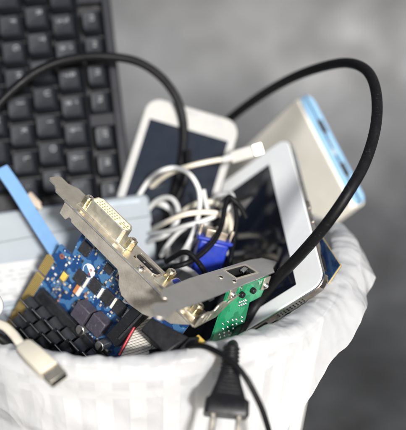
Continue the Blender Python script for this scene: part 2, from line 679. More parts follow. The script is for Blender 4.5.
def build_bag():
    NT = 1200
    rows = []
    # inside: from the floor of the bin up to the rim
    ins = [(0.02, 8), (60, 8), (92, 14), (98, 60), (105, 120), (113, 180)]
    for q in range(1, 26):
        t = q / 25
        ins.append((113 + (RB - 3 - 113) * t, 180 + (BZ - 180) * t))
    verts, faces = [], []
    nin = len(ins)
    nroll, nout = 10, 46
    total = nin + nroll + nout

    def fold(a, z, s):
        """radial displacement: long pulled folds plus crinkles"""
        ax, ay = math.cos(a), math.sin(a)
        p = Vector((ax * 2.3, ay * 2.3, z * 0.010 + s))
        f = noise.noise(p) * 3.2
        # film keeps flat facets between straight creases
        wob = noise.noise(Vector((ax * 3.1, ay * 3.1, z * .02 + s * 2)))
        for ku, kz, ph, am in CREASE:
            x = (ku * a / (2 * math.pi) + kz * z + ph + s * .37 + wob * .55) % 1.0
            g = noise.noise(Vector((ax * 2.7 + ph * 9, ay * 2.7, z * .012)))
            f += (abs(x - .5) * 2 - .5) * am * max(0.12, 0.55 + g)
        return f
    for i in range(NT):
        a = 2 * math.pi * i / NT
        deg = math.degrees(a)
        d = (deg + 180) % 360 - 180
        ca, sa = math.sin(a), -math.cos(a)
        lift = noise.noise((math.cos(a) * 2.1, math.sin(a) * 2.1, 3.3)) * 2.5 + noise.noise((math.cos(a) * 9, math.sin(a) * 9, 1.1)) * 1.6 + noise.noise((math.cos(a) * 26, math.sin(a) * 26, 7.1)) * 0.9
        lift += -4 * math.exp(-((d + 60) / 30) ** 2) + 18 * math.exp(-((d - 84) / 23) ** 2) + 2.5 * math.exp(-((d - 38) / 16) ** 2)
        bulge = 3 + 11.0 * math.exp(-((d - 55) / 32) ** 2) + 3 * noise.noise((math.cos(a) * 3, math.sin(a) * 3, 9))
        col_ = []
        for r_, z in ins:
            k = smooth01((z - 150) / 130)
            rr = r_ - k * (2 + max(0, fold(a, z, 5.0)) * 0.9)
            col_.append((rr, z + k * lift))
        rt = RB + 2
        zt = BZ + 9 + lift
        r_in = col_[-1][0]
        for q in range(1, nroll + 1):
            t = math.pi * q / (nroll + 1)
            rr = rt + (-math.cos(t)) * 4 + (bulge * .85) * (q / nroll)
            f = fold(a, zt, 2.0)
            col_.append((rr + f * 0.35, zt + math.sin(t) * 4 + noise.noise((ca * 14, sa * 14, q * .3)) * 1.0 + (0.35 - abs(noise.noise((ca * 34, sa * 34, q * .25)))) * 0.6))
        drop = hem_drop(deg) + noise.noise((math.cos(a) * 8, math.sin(a) * 8, 4.4)) * 5
        for q in range(1, nout + 1):
            t = q / nout
            z = zt - drop * t
            env = min(1, 0.35 + t * 1.1)
            rr = rt + 3.5 + bulge * (0.85 + 0.55 * t) + fold(a, z, 2.0) * env + 1.5
            wall = 98 + (RB - 98) * (z / BZ) + 5
            rr = max(rr - (zt - z) * 0.10 * (1 - min(1, (bulge - 3) / 10)), wall)
            col_.append((rr, z))
        for r_, z in col_:
            verts.append((r_ * ca, r_ * sa * EY, z))
    for i in range(NT):
        j = (i + 1) % NT
        for q in range(total - 1):
            faces.append((i * total + q, j * total + q, j * total + q + 1, i * total + q + 1))
    mb = MB()
    mb.add(verts, faces)
    o = mb.build('bin_liner', M['bag'], None, 0, True, 180)
    o.location = (BX * .001, BY * .001, 0)
    tag(o, 'thin crinkled white plastic bag lining the bin and folded over its rim', 'plastic bag')


build_bag()


# ------------------------------------------------------------------ keyboard
def text_mesh(ch, size):
    cu = bpy.data.curves.new('legend_curve', 'FONT')
    cu.body = ch
    cu.size = size * 0.001
    cu.align_x = 'CENTER'
    cu.align_y = 'CENTER'
    cu.extrude = 0.00006
    ob = bpy.data.objects.new('legend_curve', cu)
    col.objects.link(ob)
    dg = bpy.context.evaluated_depsgraph_get()
    me = bpy.data.meshes.new_from_object(ob.evaluated_get(dg))
    bpy.data.objects.remove(ob)
    me.materials.clear()
    me.materials.append(M['legend'])
    return me


def build_keyboard():
    K = 602 / 650.0
    x = Vector((.12, .985, -.10)).normalized()
    y = Vector((.99, -.12, .05))
    y = (y - x * y.dot(x)).normalized()
    Mx = pose(x, y, x.cross(y), at(71, 82, 602))       # x runs down the picture, y to the right, z away... flipped below
    Mx = Mx @ Matrix.Scale(K, 4)
    r = root('computer_keyboard', Mx, 'black computer keyboard standing on end behind the other scrap', 'keyboard')
    # local z points towards the viewer side for this frame when negative; S maps height above the well
    zs = (MC @ x.cross(y)).dot(MC @ Vector((0, 0, -1)))
    S = 1.0 if zs > 0 else -1.0

    def zz(a, b):
        a, b = a * S, b * S
        return min(a, b), max(a, b)
    X0, X1 = -190.0, 112.0
    Y0, Y1 = -118.0, 34.5
    MB().box(X0, X1, Y0, Y1, *zz(-16, -4)).build('case_back', M['keybody'], r, 1.5)
    b = MB()
    b.box(X0, X1, 28.5, Y1 - .3, *zz(-4, 8))
    b.box(X0, X1, 9.6, 10.9, *zz(-4, 6.5))
    b.box(X0, X1, Y0 + .3, -112, *zz(-4, 8))
    b.box(X0, X0 + 8, -112, 28.5, *zz(-4, 7.7))
    b.box(X1 - 8, X1, -112, 28.5, *zz(-4, 7.7))
    for gx in (31.5, 115, -59.5):
        if gx < X1 - 10:
            b.box(gx - 4.5, gx + 4.5, 10.9, 28.5, *zz(-4, 6.2))
    b.build('bezel', M['keybody'], r, 1.0)
    MB().box(X0 + 8, X1 - 8, -112, 28.5, *zz(-4, -2)).build('key_well', M['keywell'], r)

    def key_mesh(wx, wy):
        mb = MB()
        n = 5
        rings = []
        for z, k, sh in ((-2, 0.0, 0), (2.0, 0.5, 0), (9.5, 1.9, -0.6), (10.4, 2.6, -0.6)):
            rings.append([(a, bb + sh, z * S) for a, bb in rrect(-wx / 2 + k, wx / 2 - k, -wy / 2 + k, wy / 2 - k, 1.6 + k * .3, n)])
        m_ = len(rings[0])
        vs = [p for q in rings for p in q]
        fs = [(i * m_ + j, i * m_ + (j + 1) % m_, (i + 1) * m_ + (j + 1) % m_, (i + 1) * m_ + j) for i in range(3) for j in range(m_)]
        # dished top
        cidx = len(vs)
        vs.append((0, -0.6, 9.7 * S))
        fs += [(3 * m_ + j, 3 * m_ + (j + 1) % m_, cidx) for j in range(m_)]
        mb.add(vs, fs)
        return mb
    protos = {}

    def put_key(px, py, wx, wy, chars):
        kk = (wx, wy)
        if kk not in protos:
            protos[kk] = key_mesh(wx, wy).build('key', M['key'], r, 0, True, 35)
            o = protos[kk]
        else:
            o = protos[kk].copy()
            col.objects.link(o)
            o.parent = r
        o.location = (px * .001, py * .001, random.uniform(-.0004, .0004))
        o.rotation_euler = (rad(random.uniform(-1.8, 1.8)), rad(random.uniform(-1.8, 1.8)), rad(random.uniform(-.8, .8)))
        for ch, ox, oy, sz in chars:
            kt = (ch, sz)
            if kt not in glyph:
                glyph[kt] = text_mesh(ch, sz)
            t = bpy.data.objects.new('legend', glyph[kt])
            col.objects.link(t)
            t.parent = o
            # lettering reads along the keyboard (x right, y up)
            t.location = (ox * .001, oy * .001, 10.35 * S * .001)
            if S < 0:
                t.rotation_euler = (0, math.pi, 0)
    glyph = {}
    P = 20.0
    num = ['`~', '1!', '2@', '3#', '4$', '5%', '6^', '7&', '8*', '9(', '0)', '-_', '=+']
    r1 = 'QWERTYUIOP'
    r2 = 'ASDFGHJKL;'
    r3 = 'ZXCVBNM,./'

    def two(c):
        return [(c[0], -2.4, -2.6, 5.4), (c[1], -2.4, 2.2, 5.0)]

    def one(c):
        return [(c, -2.6, 2.0, 5.8)]
    for i in range(11):
        xk = -120 + i * P
        if xk < X1 - 14:
            put_key(xk, 0, 18.6, 18.2, two(num[i + 1] if i + 1 < len(num) else '=+'))
    for i in range(10):
        xk = -108 + i * P
        if xk < X1 - 14:
            put_key(xk, -18.8, 18.6, 18.2, one(r1[i]))
    for i in range(10):
        xk = -103.5 + i * P
        if xk < X1 - 14:
            put_key(xk, -37.6, 18.6, 18.2, one(r2[i]))
    for i in range(9):
        xk = -93 + i * P
        if xk < X1 - 14:
            put_key(xk, -56.4, 18.6, 18.2, one(r3[i]))
    for i in range(8):
        xk = -98 + i * 22
        if xk < X1 - 14:
            put_key(xk, -75.2, 20.6, 18.2, [])
    for i, xk in enumerate((-101, -81, -41, -21, -1, 19, 44, 64, 84)):
        put_key(xk, 19.7, 18.2, 15.2, [('F%d' % (i + 1), -1.5, 0.5, 4.6)])
    return S


KS = build_keyboard()


# ------------------------------------------------------------------ optical drive
def build_drive():
    Mx = frame((148, 193, 578), (0, 212, 567), (160, 258, 570))   # x to the left, y down, -? z
    r = root('optical_drive', Mx, 'pale blue grey optical drive on its side behind the blue circuit card', 'disc drive')
    # front face at z = 0, body towards -z or +z whichever is away from the camera
    x = (at(0, 212, 567) - at(148, 193, 578)).normalized()
    y = (at(160, 258, 570) - at(148, 193, 578))
    y = (y - x * x.dot(y)).normalized()
    away = 1.0 if x.cross(y).z > 0 else -1.0

    def zz(a, b):
        a, b = a * away, b * away
        return min(a, b), max(a, b)
    MB().prism(rrect(0, 148, 0, 128, 4.5), *zz(0, 16)).build('case', M['drive'], r, 1.2)
    # raised upper tray edge with a finger groove
    lip = [(1, 15.5), (1, 4), (3, 1.4), (147, 1.4), (147, 22.5), (54, 17.6), (46, 16.2)]
    MB().prism(lip, *zz(-2.2, 1)).build('tray_lip', M['drive'], r, 0.9)
    MB().prism(rrect(5.5, 28, 3.6, 6.4, 1.3), *zz(-2.7, -2.0)).build('finger_groove', M['drivemetal'], r, 0.5)
    MB().prism(rrect(46, 147, 33.0, 56.5, 1), *zz(-0.35, 0.3)).build('paper_label', M['paper'], r)
    b = MB()
    rnd = random.Random(3)
    for yy in (37.5, 40.5, 43.2, 49, 51.6):
        xx = 56
        while xx < 132:
            ln = rnd.uniform(2, 7)
            b.box(xx, xx + ln, yy, yy + rnd.uniform(.9, 1.5), *zz(-0.5, -0.3))
            xx += ln + rnd.uniform(1, 6)
    lab = b.build('faded_print', M['print'], r)
    MB().box(40, 147.5, 60, 62.2, *zz(-1.6, .5)).build('seam_rail', M['drivemetal'], r, 0.5)
    MB().box(-1.2, 1.4, 19, 32, *zz(-0.8, 7)).build('side_clip', M['black'], r, 0.5)
    MB().cyl((33, 26, -0.8 * away), (33, 26, 1 * away), 2.2, 2.2, 20).build('screw', M['steel'], r, 0.3)


build_drive()

# ------------------------------------------------------------------ graphics card
GX = Vector((-0.5078, 0.7469, 0.4294))
GY = Vector((0.7017, 0.6477, -0.2968))
GZ = Vector((-0.4998, 0.1506, -0.8529))
GT = Vector((-80.54, -22.04, 511.47))
GM = pose(GX, GY, GZ, GT)


def gpos(x, y, z):
    return GT + GX * x + GY * y + GZ * z


def hexnut(parent, x, y, z, h=5.2, name='hex_standoff', dirn=-1, ax='x'):
    mb = MB()
    pts = [(3.1 * math.cos(rad(60 * k + 15)), 3.1 * math.sin(rad(60 * k + 15))) for k in range(6)]
    mb.prism([(y + a, z + b) for a, b in pts], x + dirn * h, x, 'x') if dirn < 0 else mb.prism([(y + a, z + b) for a, b in pts], x, x + h, 'x')
    o = mb.build(name, M['brass'], parent, 0.35, True, 30)
    mb = MB().ring((x + dirn * h, y, z), (dirn, 0, 0), 1.9, 1.25, 0.8)
    q = mb.build('threaded_hole', M['nickel'], o)
    MB().cyl((x + dirn * (h - .2), y, z), (x + dirn * (h + 0.12), y, z), 1.25, 1.25, 16).build('bore', M['hole'], o)
    return o


def build_gpu():
    r = root('graphics_card', GM, 'blue graphics card with black finned heatsink and long nickel bracket', 'circuit card')
    # bracket: slot tongue, shoulder, ported plate (plate lies at x = 0, thickness towards +x)
    T = 0.9
    plate = [(-0.5 + 1.1, 0), (2, -0.8), (8.5, -0.6), (10.8, 0.8), (11.0, 5.5), (13.2, 8.8), (14.9, 10.4), (14.9, 17), (13.2, 17.4),
             (14.95, 19), (14.95, 118.8), (-3.5, 118.8), (-3.5, 13.5), (-2.9, 10.2), (0.4, 6.6), (0.6, 1.5)]
    # plate has real openings, so it is cut into strips around them
    mb = MB()
    # (z, y) outlines
    head = [(0.6, 0.9), (1.8, -0.6), (9.6, -0.6), (10.8, 0.9), (11.0, 5.2), (14.9, 10.2), (14.9, 17.2), (13.6, 17.6), (13.6, 18.5), (-3.5, 18.5), (-3.5, 12.0), (0.6, 6.6)]
    mb.prism([(y, z) for z, y in head], 0, T, 'x')
    hz0, hz1, hy0, hy1 = 0.4, 7.4, 66.4, 83.4          # HDMI opening
    mb.box(0, T, 18.5, hy0, -3.5, 14.9)
    mb.box(0, T, hy0, hy1, -3.5, hz0)
    mb.box(0, T, hy0, hy1, hz1, 14.9)
    mb.box(0, T, hy1, 118.8, -3.5, 14.9)
    bmv = mb.build('bracket', M['nickel'], r, 0.0, True, 30)
    # long folded lip on the component side, with its cut-out outline
    lip = [(0.3, 18.2), (8.6, 18.8), (9.0, 24), (6.2, 25.4), (6.2, 27), (7.6, 28), (8.2, 66), (10.2, 68.6), (14.8, 71.5), (18.2, 76), (18.6, 84), (17.2, 92), (15.0, 97), (11, 100), (9, 108), (5.5, 112), (0.3, 117.5)]
    MB().prism(lip, 14.3, 15.25).build('folded_lip', M['nickel_worn'], r, 0.25)
    # bright rolled fold
    MB().sweep([(0.45, 17.8, 14.75), (0.45, 60, 14.75), (0.45, 118.5, 14.75)], circ(0.72, 14)).build('fold_edge', M['nickel'], r)
    # top screw flange, bent outwards
    fl = [(0.8, 14.9), (0.8, -7.5), (-5.5, -12), (-9, -16.5), (-11.6, -21.5), (-12.3, -21.0), (-11.0, -15.5), (-8.8, -11.4), (-9.2, -8.8), (-11.6, -6.6), (-12.0, -2), (-10.6, 1.0), (-7.4, 2.2), (-7.2, 5.2), (-8.4, 8.4), (-8.6, 13), (-7.0, 14.9)]
    o = MB().prism([(a, b) for a, b in fl], 118.6, 119.7, 'y')
    flo = o.build('screw_flange', M['nickel'], r, 0.25)
    for k in (0, 4.2):
        MB().box(-6.2, -1.6, 119.55, 119.95, 4.2 + k, 5.2 + k).build('stamped_slot', M['nickel_worn'], flo, 0.1)
    # DVI port
    d0, d1, dz0, dz1 = 28.0, 55.5, -0.2, 9.4
    dp = MB().box(-1.0, 0.1, 22.2, 61.5, -0.4, 10.4).build('dvi_port', M['shell'], r, 0.4)

    def dsh(k):
        return [(d0 + k, dz0 + k + 2.6), (d0 + k + 2.0, dz0 + k), (d1 - k - 2.0, dz0 + k), (d1 - k, dz0 + k + 2.6), (d1 - k, dz1 - k - 1.4), (d1 - k - 1.4, dz1 - k), (d0 + k + 1.4, dz1 - k), (d0 + k, dz1 - k - 1.4)]
    outer, inner = dsh(0), dsh(0.7)
    mb = MB()
    n = len(outer)
    vs = [(-1.0, a, b) for a, b in outer] + [(-8.6, a, b) for a, b in outer] + [(-8.6, a, b) for a, b in inner] + [(-1.0, a, b) for a, b in inner]
    fs = []
    for s in range(3):
        fs += [(s * n + j, s * n + (j + 1) % n, (s + 1) * n + (j + 1) % n, (s + 1) * n + j) for j in range(n)]
    mb.add(vs, fs)
    mb.build('shroud', M['shell'], dp, 0.25)
    MB().prism(dsh(0.75), -8.0, -1.0, 'x').build('insert', M['pinface'], dp, 0.1)
    mb = MB()
    for i in range(8):
        for j in range(3):
            yy, z_ = 31.4 + i * 2.0, 2.2 + j * 2.2
            mb.box(-8.15, -7.9, yy - .42, yy + .42, z_ - .42, z_ + .42)
    for (yy, z_) in ((49.4, 2.6), (52.4, 2.6), (49.4, 6.2), (52.4, 6.2)):
        mb.box(-8.15, -7.9, yy - .5, yy + .5, z_ - .5, z_ + .5)
    mb.box(-8.15, -7.9, 48.2, 53.8, 4.2, 4.6)
    mb.build('pin_holes', M['goldedge'], dp)
    hexnut(r, 0, 24.8, 4.6, 5.6)
    hexnut(r, 0, 60.4, 4.8, 5.6)
    # HDMI port
    hp = MB().box(0.5, 9, hy0 - 1.2, hy1 + 1.2, hz0 - 1, hz1 + 1).build('hdmi_port', M['hole'], r)
    hout = [(hy0, hz0 + 0.4), (hy0 + .6, hz0), (hy1 - .6, hz0), (hy1, hz0 + .4), (hy1, hz1 - 2.0), (hy1 - 2, hz1), (hy0 + 2, hz1), (hy0, hz1 - 2.0)]
    cyy, czz = (hy0 + hy1) / 2, (hz0 + hz1) / 2
    hin = [(cyy + (a - cyy) * .95, czz + (b - czz) * .88) for a, b in hout]
    mb = MB()
    n = len(hout)
    vs = [(-0.7, a, b) for a, b in hout] + [(-0.7, a, b) for a, b in hin] + [(0.45, a, b) for a, b in hin] + [(0.45, a, b) for a, b in hout]
    fs = []
    for s in range(4):
        fs += [(s * n + j, s * n + (j + 1) % n, ((s + 1) % 4) * n + (j + 1) % n, ((s + 1) % 4) * n + j) for j in range(n)]
    mb.add(vs, fs)
    mb.build('shroud', M['nickel'], hp, 0.12)
    MB().box(0.2, 0.48, hy0 + 3, hy1 - 3, czz - .5, czz + .6).build('tongue', M['black'], hp, 0.1)
    mb = MB()
    for yy in (72.4, 78.0):
        mb.box(0.0, 0.22, yy - .6, yy + .6, czz - .5, czz + .6)
    mb.build('contacts', M['solder'], hp)
    # rivet/screw beside the HDMI opening
    sc_ = MB().cyl((-0.9, 75.5, 10.9), (0.1, 75.5, 10.9), 2.3, 2.7, 24).build('bracket_screw', M['nickel'], r, 0.3)
    MB().box(-1.0, -0.8, 73.9, 77.1, 10.6, 11.2).box(-1.0, -.81, 75.2, 75.8, 9.3, 12.5).build('cross_slot', M['hole'], sc_)
    # VGA port beneath the second bracket
    vp = MB().box(-1.0, 0.1, 84.5, 115.5, -0.5, 10.5).build('vga_port', M['shell'], r, 0.4)
    MB().prism(rrect(91.5, 108.5, 0.6, 8.8, 2), -5.8, -0.9, 'x').build('shroud', M['shell'], vp, 0.4)
    MB().prism(rrect(92.3, 107.7, 1.4, 8.0, 1.8), -6.0, -5.7, 'x').build('insert', M['vga'], vp, 0.1)
    hexnut(r, 0, 87.2, -0.2, 5.4)
    hexnut(r, 0, 112.0, 5.0, 5.4)
    # board
    out = [(1.4, 30), (22, 30), (33.2, 31.6), (33.6, 21.6), (43.5, 21.6), (44.6, 24), (57.0, 24), (57.0, 27.5), (58.9, 27.5), (58.9, 24), (121, 24), (122, 21), (126, 21), (126, 112), (1.4, 112)]
    MB().prism(out, -1.6, 0).build('circuit_board', M['pcb_blue'], r)
    gf = MB()
    gf.prism([(44.6, 24.05), (56.9, 24.05), (56.9, 18.2), (56.2, 17.5), (45.3, 17.5), (44.6, 18.2)], -1.5, 0.12)
    gf.prism([(59.0, 24.05), (120.9, 24.05), (120.9, 18.2), (120.2, 17.5), (59.7, 17.5), (59.0, 18.2)], -1.5, 0.12)
    gf.build('edge_connector', M['gold'], r, 0.1)
    # copper pads and the round white silkscreen mark
    MB().ring((38.5, 26.5, 0.02), (0, 0, 1), 1.6, 0.6, 0.1).build('copper_pad', M['copper'], r)
    ck = MB().ring((32.4, 45.8, 0.02), (0, 0, 1), 4.3, 3.95, 0.1, 40)
    half = [(32.4 + 3.95 * math.cos(rad(t)), 45.8 + 3.95 * math.sin(rad(t))) for t in range(60, 241, 9)]
    ck.prism(half, 0.02, 0.1)
    ck.build('silkscreen_mark', M['silk'], r)
    ck = MB()
    for ccx, ccy, an in ((28.1, 75.5, 20),):
        ck.prism([(ccx - 3, ccy - 3.2), (ccx + 3.2, ccy - 2.5), (ccx + .4, ccy + 3.5)], 0.02, 0.1)
    ck.build('silkscreen_mark', M['silk'], r)
    ck = MB()
    ck.box(33.5, 37.5, 90, 97, 0.02, 0.1)
    ck.build('silkscreen_mark', M['silk'], r)
    for p in ((31.0, 46.6), (33.8, 47.0), (28.4, 74.8), (45, 52), (46.6, 54), (60, 38.6), (62.6, 39.4)):
        MB().ring((p[0], p[1], 0.1), (0, 0, 1), 0.85, 0.35, 0.1, 16).build('copper_pad', M['copper'], r)
    # chips
    rnd = random.Random(11)

    def chip(x, y, wx, wy, h, pins=True, name='chip'):
        o = MB().box(x - wx / 2, x + wx / 2, y - wy / 2, y + wy / 2, 0.25, h).build(name, M['ic'], r, 0.15)
        if pins:
            mb = MB()
            k = max(3, int(wx / 1.3))
            for i in range(k):
                xx = x - wx / 2 + (i + .5) * wx / k
                for sgn in (-1, 1):
                    y0 = y + sgn * wy / 2
                    mb.box(xx - .3, xx + .3, min(y0, y0 + sgn * 1.1), max(y0, y0 + sgn * 1.1), 0.03, 0.5)
            mb.build('chip_legs', M['solder'], o)
        return o
    chip(22.6, 37.2, 7.6, 6.4, 2.0)
    chip(39.0, 43.6, 8.2, 6.2, 2.0)
    chip(35.8, 54.2, 8.0, 6.4, 2.0)
    chip(35.2, 64.6, 8.2, 6.4, 2.0)
    chip(34.6, 74.2, 8.2, 6.6, 2.0)
    q = chip(21.6, 55.6, 5.2, 5.2, 1.2)
    mb = MB()
    for i in range(6):
        t = -2.2 + i * .88
        for sgn in (-1, 1):
            mb.box(21.6 + sgn * 2.7 - .4, 21.6 + sgn * 2.7 + .4, 55.6 + t - .25, 55.6 + t + .25, .03, .4)
    mb.build('chip_legs', M['solder'], q)
    for (x, y) in ((39, 48.6), (37, 59.4), (35.5, 69.4), (34.5, 79.2)):
        MB().box(x - 3.6, x + 3.6, y - .8, y + .8, 0.05, 1.4).build('shunt_bar', M['chipwhite'], r, 0.2)
    # inductors
    for (x, y) in ((52.0, 58.6), (50.2, 70.4)):
        MB().box(x - 5.4, x + 5.4, y - 5.2, y + 5.2, 0.2, 8.2).build('inductor', M['inductor'], r, 0.7)
    # aluminium can capacitors
    for (x, y, ln) in ((61.0, 63.6, 7), (57.6, 79.5, 9)):
        o = MB().cyl((x, y, 0.3), (x, y, ln), 3.0, 3.0, 28).build('capacitor_can', M['can'], r, 0.5)
        MB().prism([(x + 2.6 * math.cos(rad(t)), y + 2.6 * math.sin(rad(t))) for t in range(20, 161, 10)], ln, ln + .12).build('polarity_mark', M['hole'], o)
    # tantalum and small parts
    o = MB().box(43.4, 48.6, 33.4, 36.8, 0.1, 2.6).build('tantalum_capacitor', M['yellow'], r, 0.3)
    MB().box(48.62, 49.8, 33.3, 36.9, .1, 2.62).box(42.4, 43.38, 33.3, 36.9, .1, 2.4).build('end_cap', M['solder'], o)
    o = MB().box(43.6, 49.4, 44.6, 46.8, .1, 1.8).build('shunt_resistor', M['orange'], r, 0.2)
    MB().box(43.6, 49.4, 46.85, 49.2, .1, 1.7).build('end_cap', M['chipwhite'], o, 0.2)
    spots = []
    tries = 0
    busy = [(22.6, 37.2, 6), (39, 43.6, 6.3), (35.8, 54.2, 6.2), (35.2, 64.6, 6.2), (34.6, 74.2, 6.2), (21.6, 55.6, 5), (52, 58.6, 8), (50.2, 70.4, 8), (32.4, 45.8, 5),
            (46, 35, 5), (46.5, 47, 5), (61, 63.6, 4), (57.6, 79.5, 4), (28.1, 75, 4), (38.5, 26.5, 3)]
    cap_proto = {}
    while len(spots) < 78 and tries < 6000:
        tries += 1
        x, y = rnd.uniform(16, 62), rnd.uniform(25, 88)
        if x < 33 and y < 33:
            continue
        if y < 60 and x > 58 + (y - 30) * .0 and y > 40:
            continue
        if any((x - a) ** 2 + (y - b) ** 2 < c * c for a, b, c in busy) or any((x - a) ** 2 + (y - b) ** 2 < 3.4 for a, b in spots):
            continue
        spots.append((x, y))
        kind = rnd.choice(['ceramic', 'ceramic', 'ic', 'chipwhite'])
        rot = rnd.choice((0, 1))
        kk = (kind, rot)
        if kk not in cap_proto:
            a, b = (0.95, 0.5) if rot == 0 else (0.5, 0.95)
            c = MB().box(-a, a, -b, b, 0.05, 0.75).build('surface_mount_part', M[kind], r, 0.08)
            e = MB()
            if rot == 0:
                e.box(-a - .35, -a + .12, -b - .04, b + .04, .02, .8).box(a - .12, a + .35, -b - .04, b + .04, .02, .8)
            else:
                e.box(-a - .04, a + .04, -b - .35, -b + .12, .02, .8).box(-a - .04, a + .04, b - .12, b + .35, .02, .8)
            ee = e.build('end_cap', M['solder'], c)
            cap_proto[kk] = (c, ee)
        else:
            c0, e0 = cap_proto[kk]
            c = c0.copy()
            col.objects.link(c)
            ee = e0.copy()
            col.objects.link(ee)
            ee.parent = c
        c.location = (x * .001, y * .001, 0)
    # row of gold pin header by the gold edge
    mb = MB()
    for i in range(6):
        for j in range(2):
            mb.cyl((51.5 + i * 2.0, 33.2 + j * 2.2, 0), (51.5 + i * 2.0, 33.2 + j * 2.2, 1.0), 0.75, 0.35, 12)
    mb.build('solder_row', M['solder'], r)
    # heatsink: base plate and staggered S-shaped fins
    hs = MB().box(62.5, 118, 27, 88, 0.6, 4.0).build('heatsink', M['blackfin'], r, 0.4)
    fin_proto = None
    nsec = 22

    def fin(xb, y0, ln):
        mb = MB()
        prof = []
        for k in range(nsec):
            t = k / (nsec - 1)
            prof.append((1.9 * math.sin(t * math.pi * 3.6 + .2) * (.5 + .5 * t) - 1.5 * t, 3.5 + 17.0 * t))
        left = [(a - .3, b) for a, b in prof]
        right = [(a + .3, b) for a, b in prof]
        pts = left + right[::-1]
        n = len(pts)
        vs = [(xb + a, y0, b) for a, b in pts] + [(xb + a + 0.9, y0 + ln, b) for a, b in pts]
        fs = [list(range(n)), list(range(n, 2 * n))[::-1]] + [(i, (i + 1) % n, (i + 1) % n + n, i + n) for i in range(n)]
        mb.add(vs, fs)
        # bare machined tip
        tip = MB()
        a, b = prof[-1]
        tip.box(xb + a - .3, xb + a + .35, y0 + .1, y0 + ln - .1, b - .05, b + .12)
        return mb, tip
    mb, tip = fin(0, 0, 7.8)
    f0 = mb.build('fin', M['blackfin'], hs, 0.0, True, 45)
    t0 = tip.build('fin_tip', M['finedge'], f0)
    first = True
    for i in range(7):
        for j in range(6):
            xx = 68.5 + i * 8.0 - j * 1.2
            yy = 27.5 + j * 10.0 + (i % 2) * 3.6
            if first:
                f, t = f0, t0
                first = False
            else:
                f = f0.copy()
                col.objects.link(f)
                f.parent = hs
                t = t0.copy()
                col.objects.link(t)
                t.parent = f
            f.location = (xx * .001, yy * .001, 0)
            f.rotation_euler = (0, 0, rad(rnd.uniform(-2, 2)))


build_gpu()


# ------------------------------------------------------------------ network card with long grey bracket
NX = Vector((.62, -.12, .775)).normalized()
NW = Vector((.73, .456, -.513))
NW = (NW - NX * NX.dot(NW)).normalized()
NY = -NW
NZ = NX.cross(NY)
NT = at(163, 289, 452)


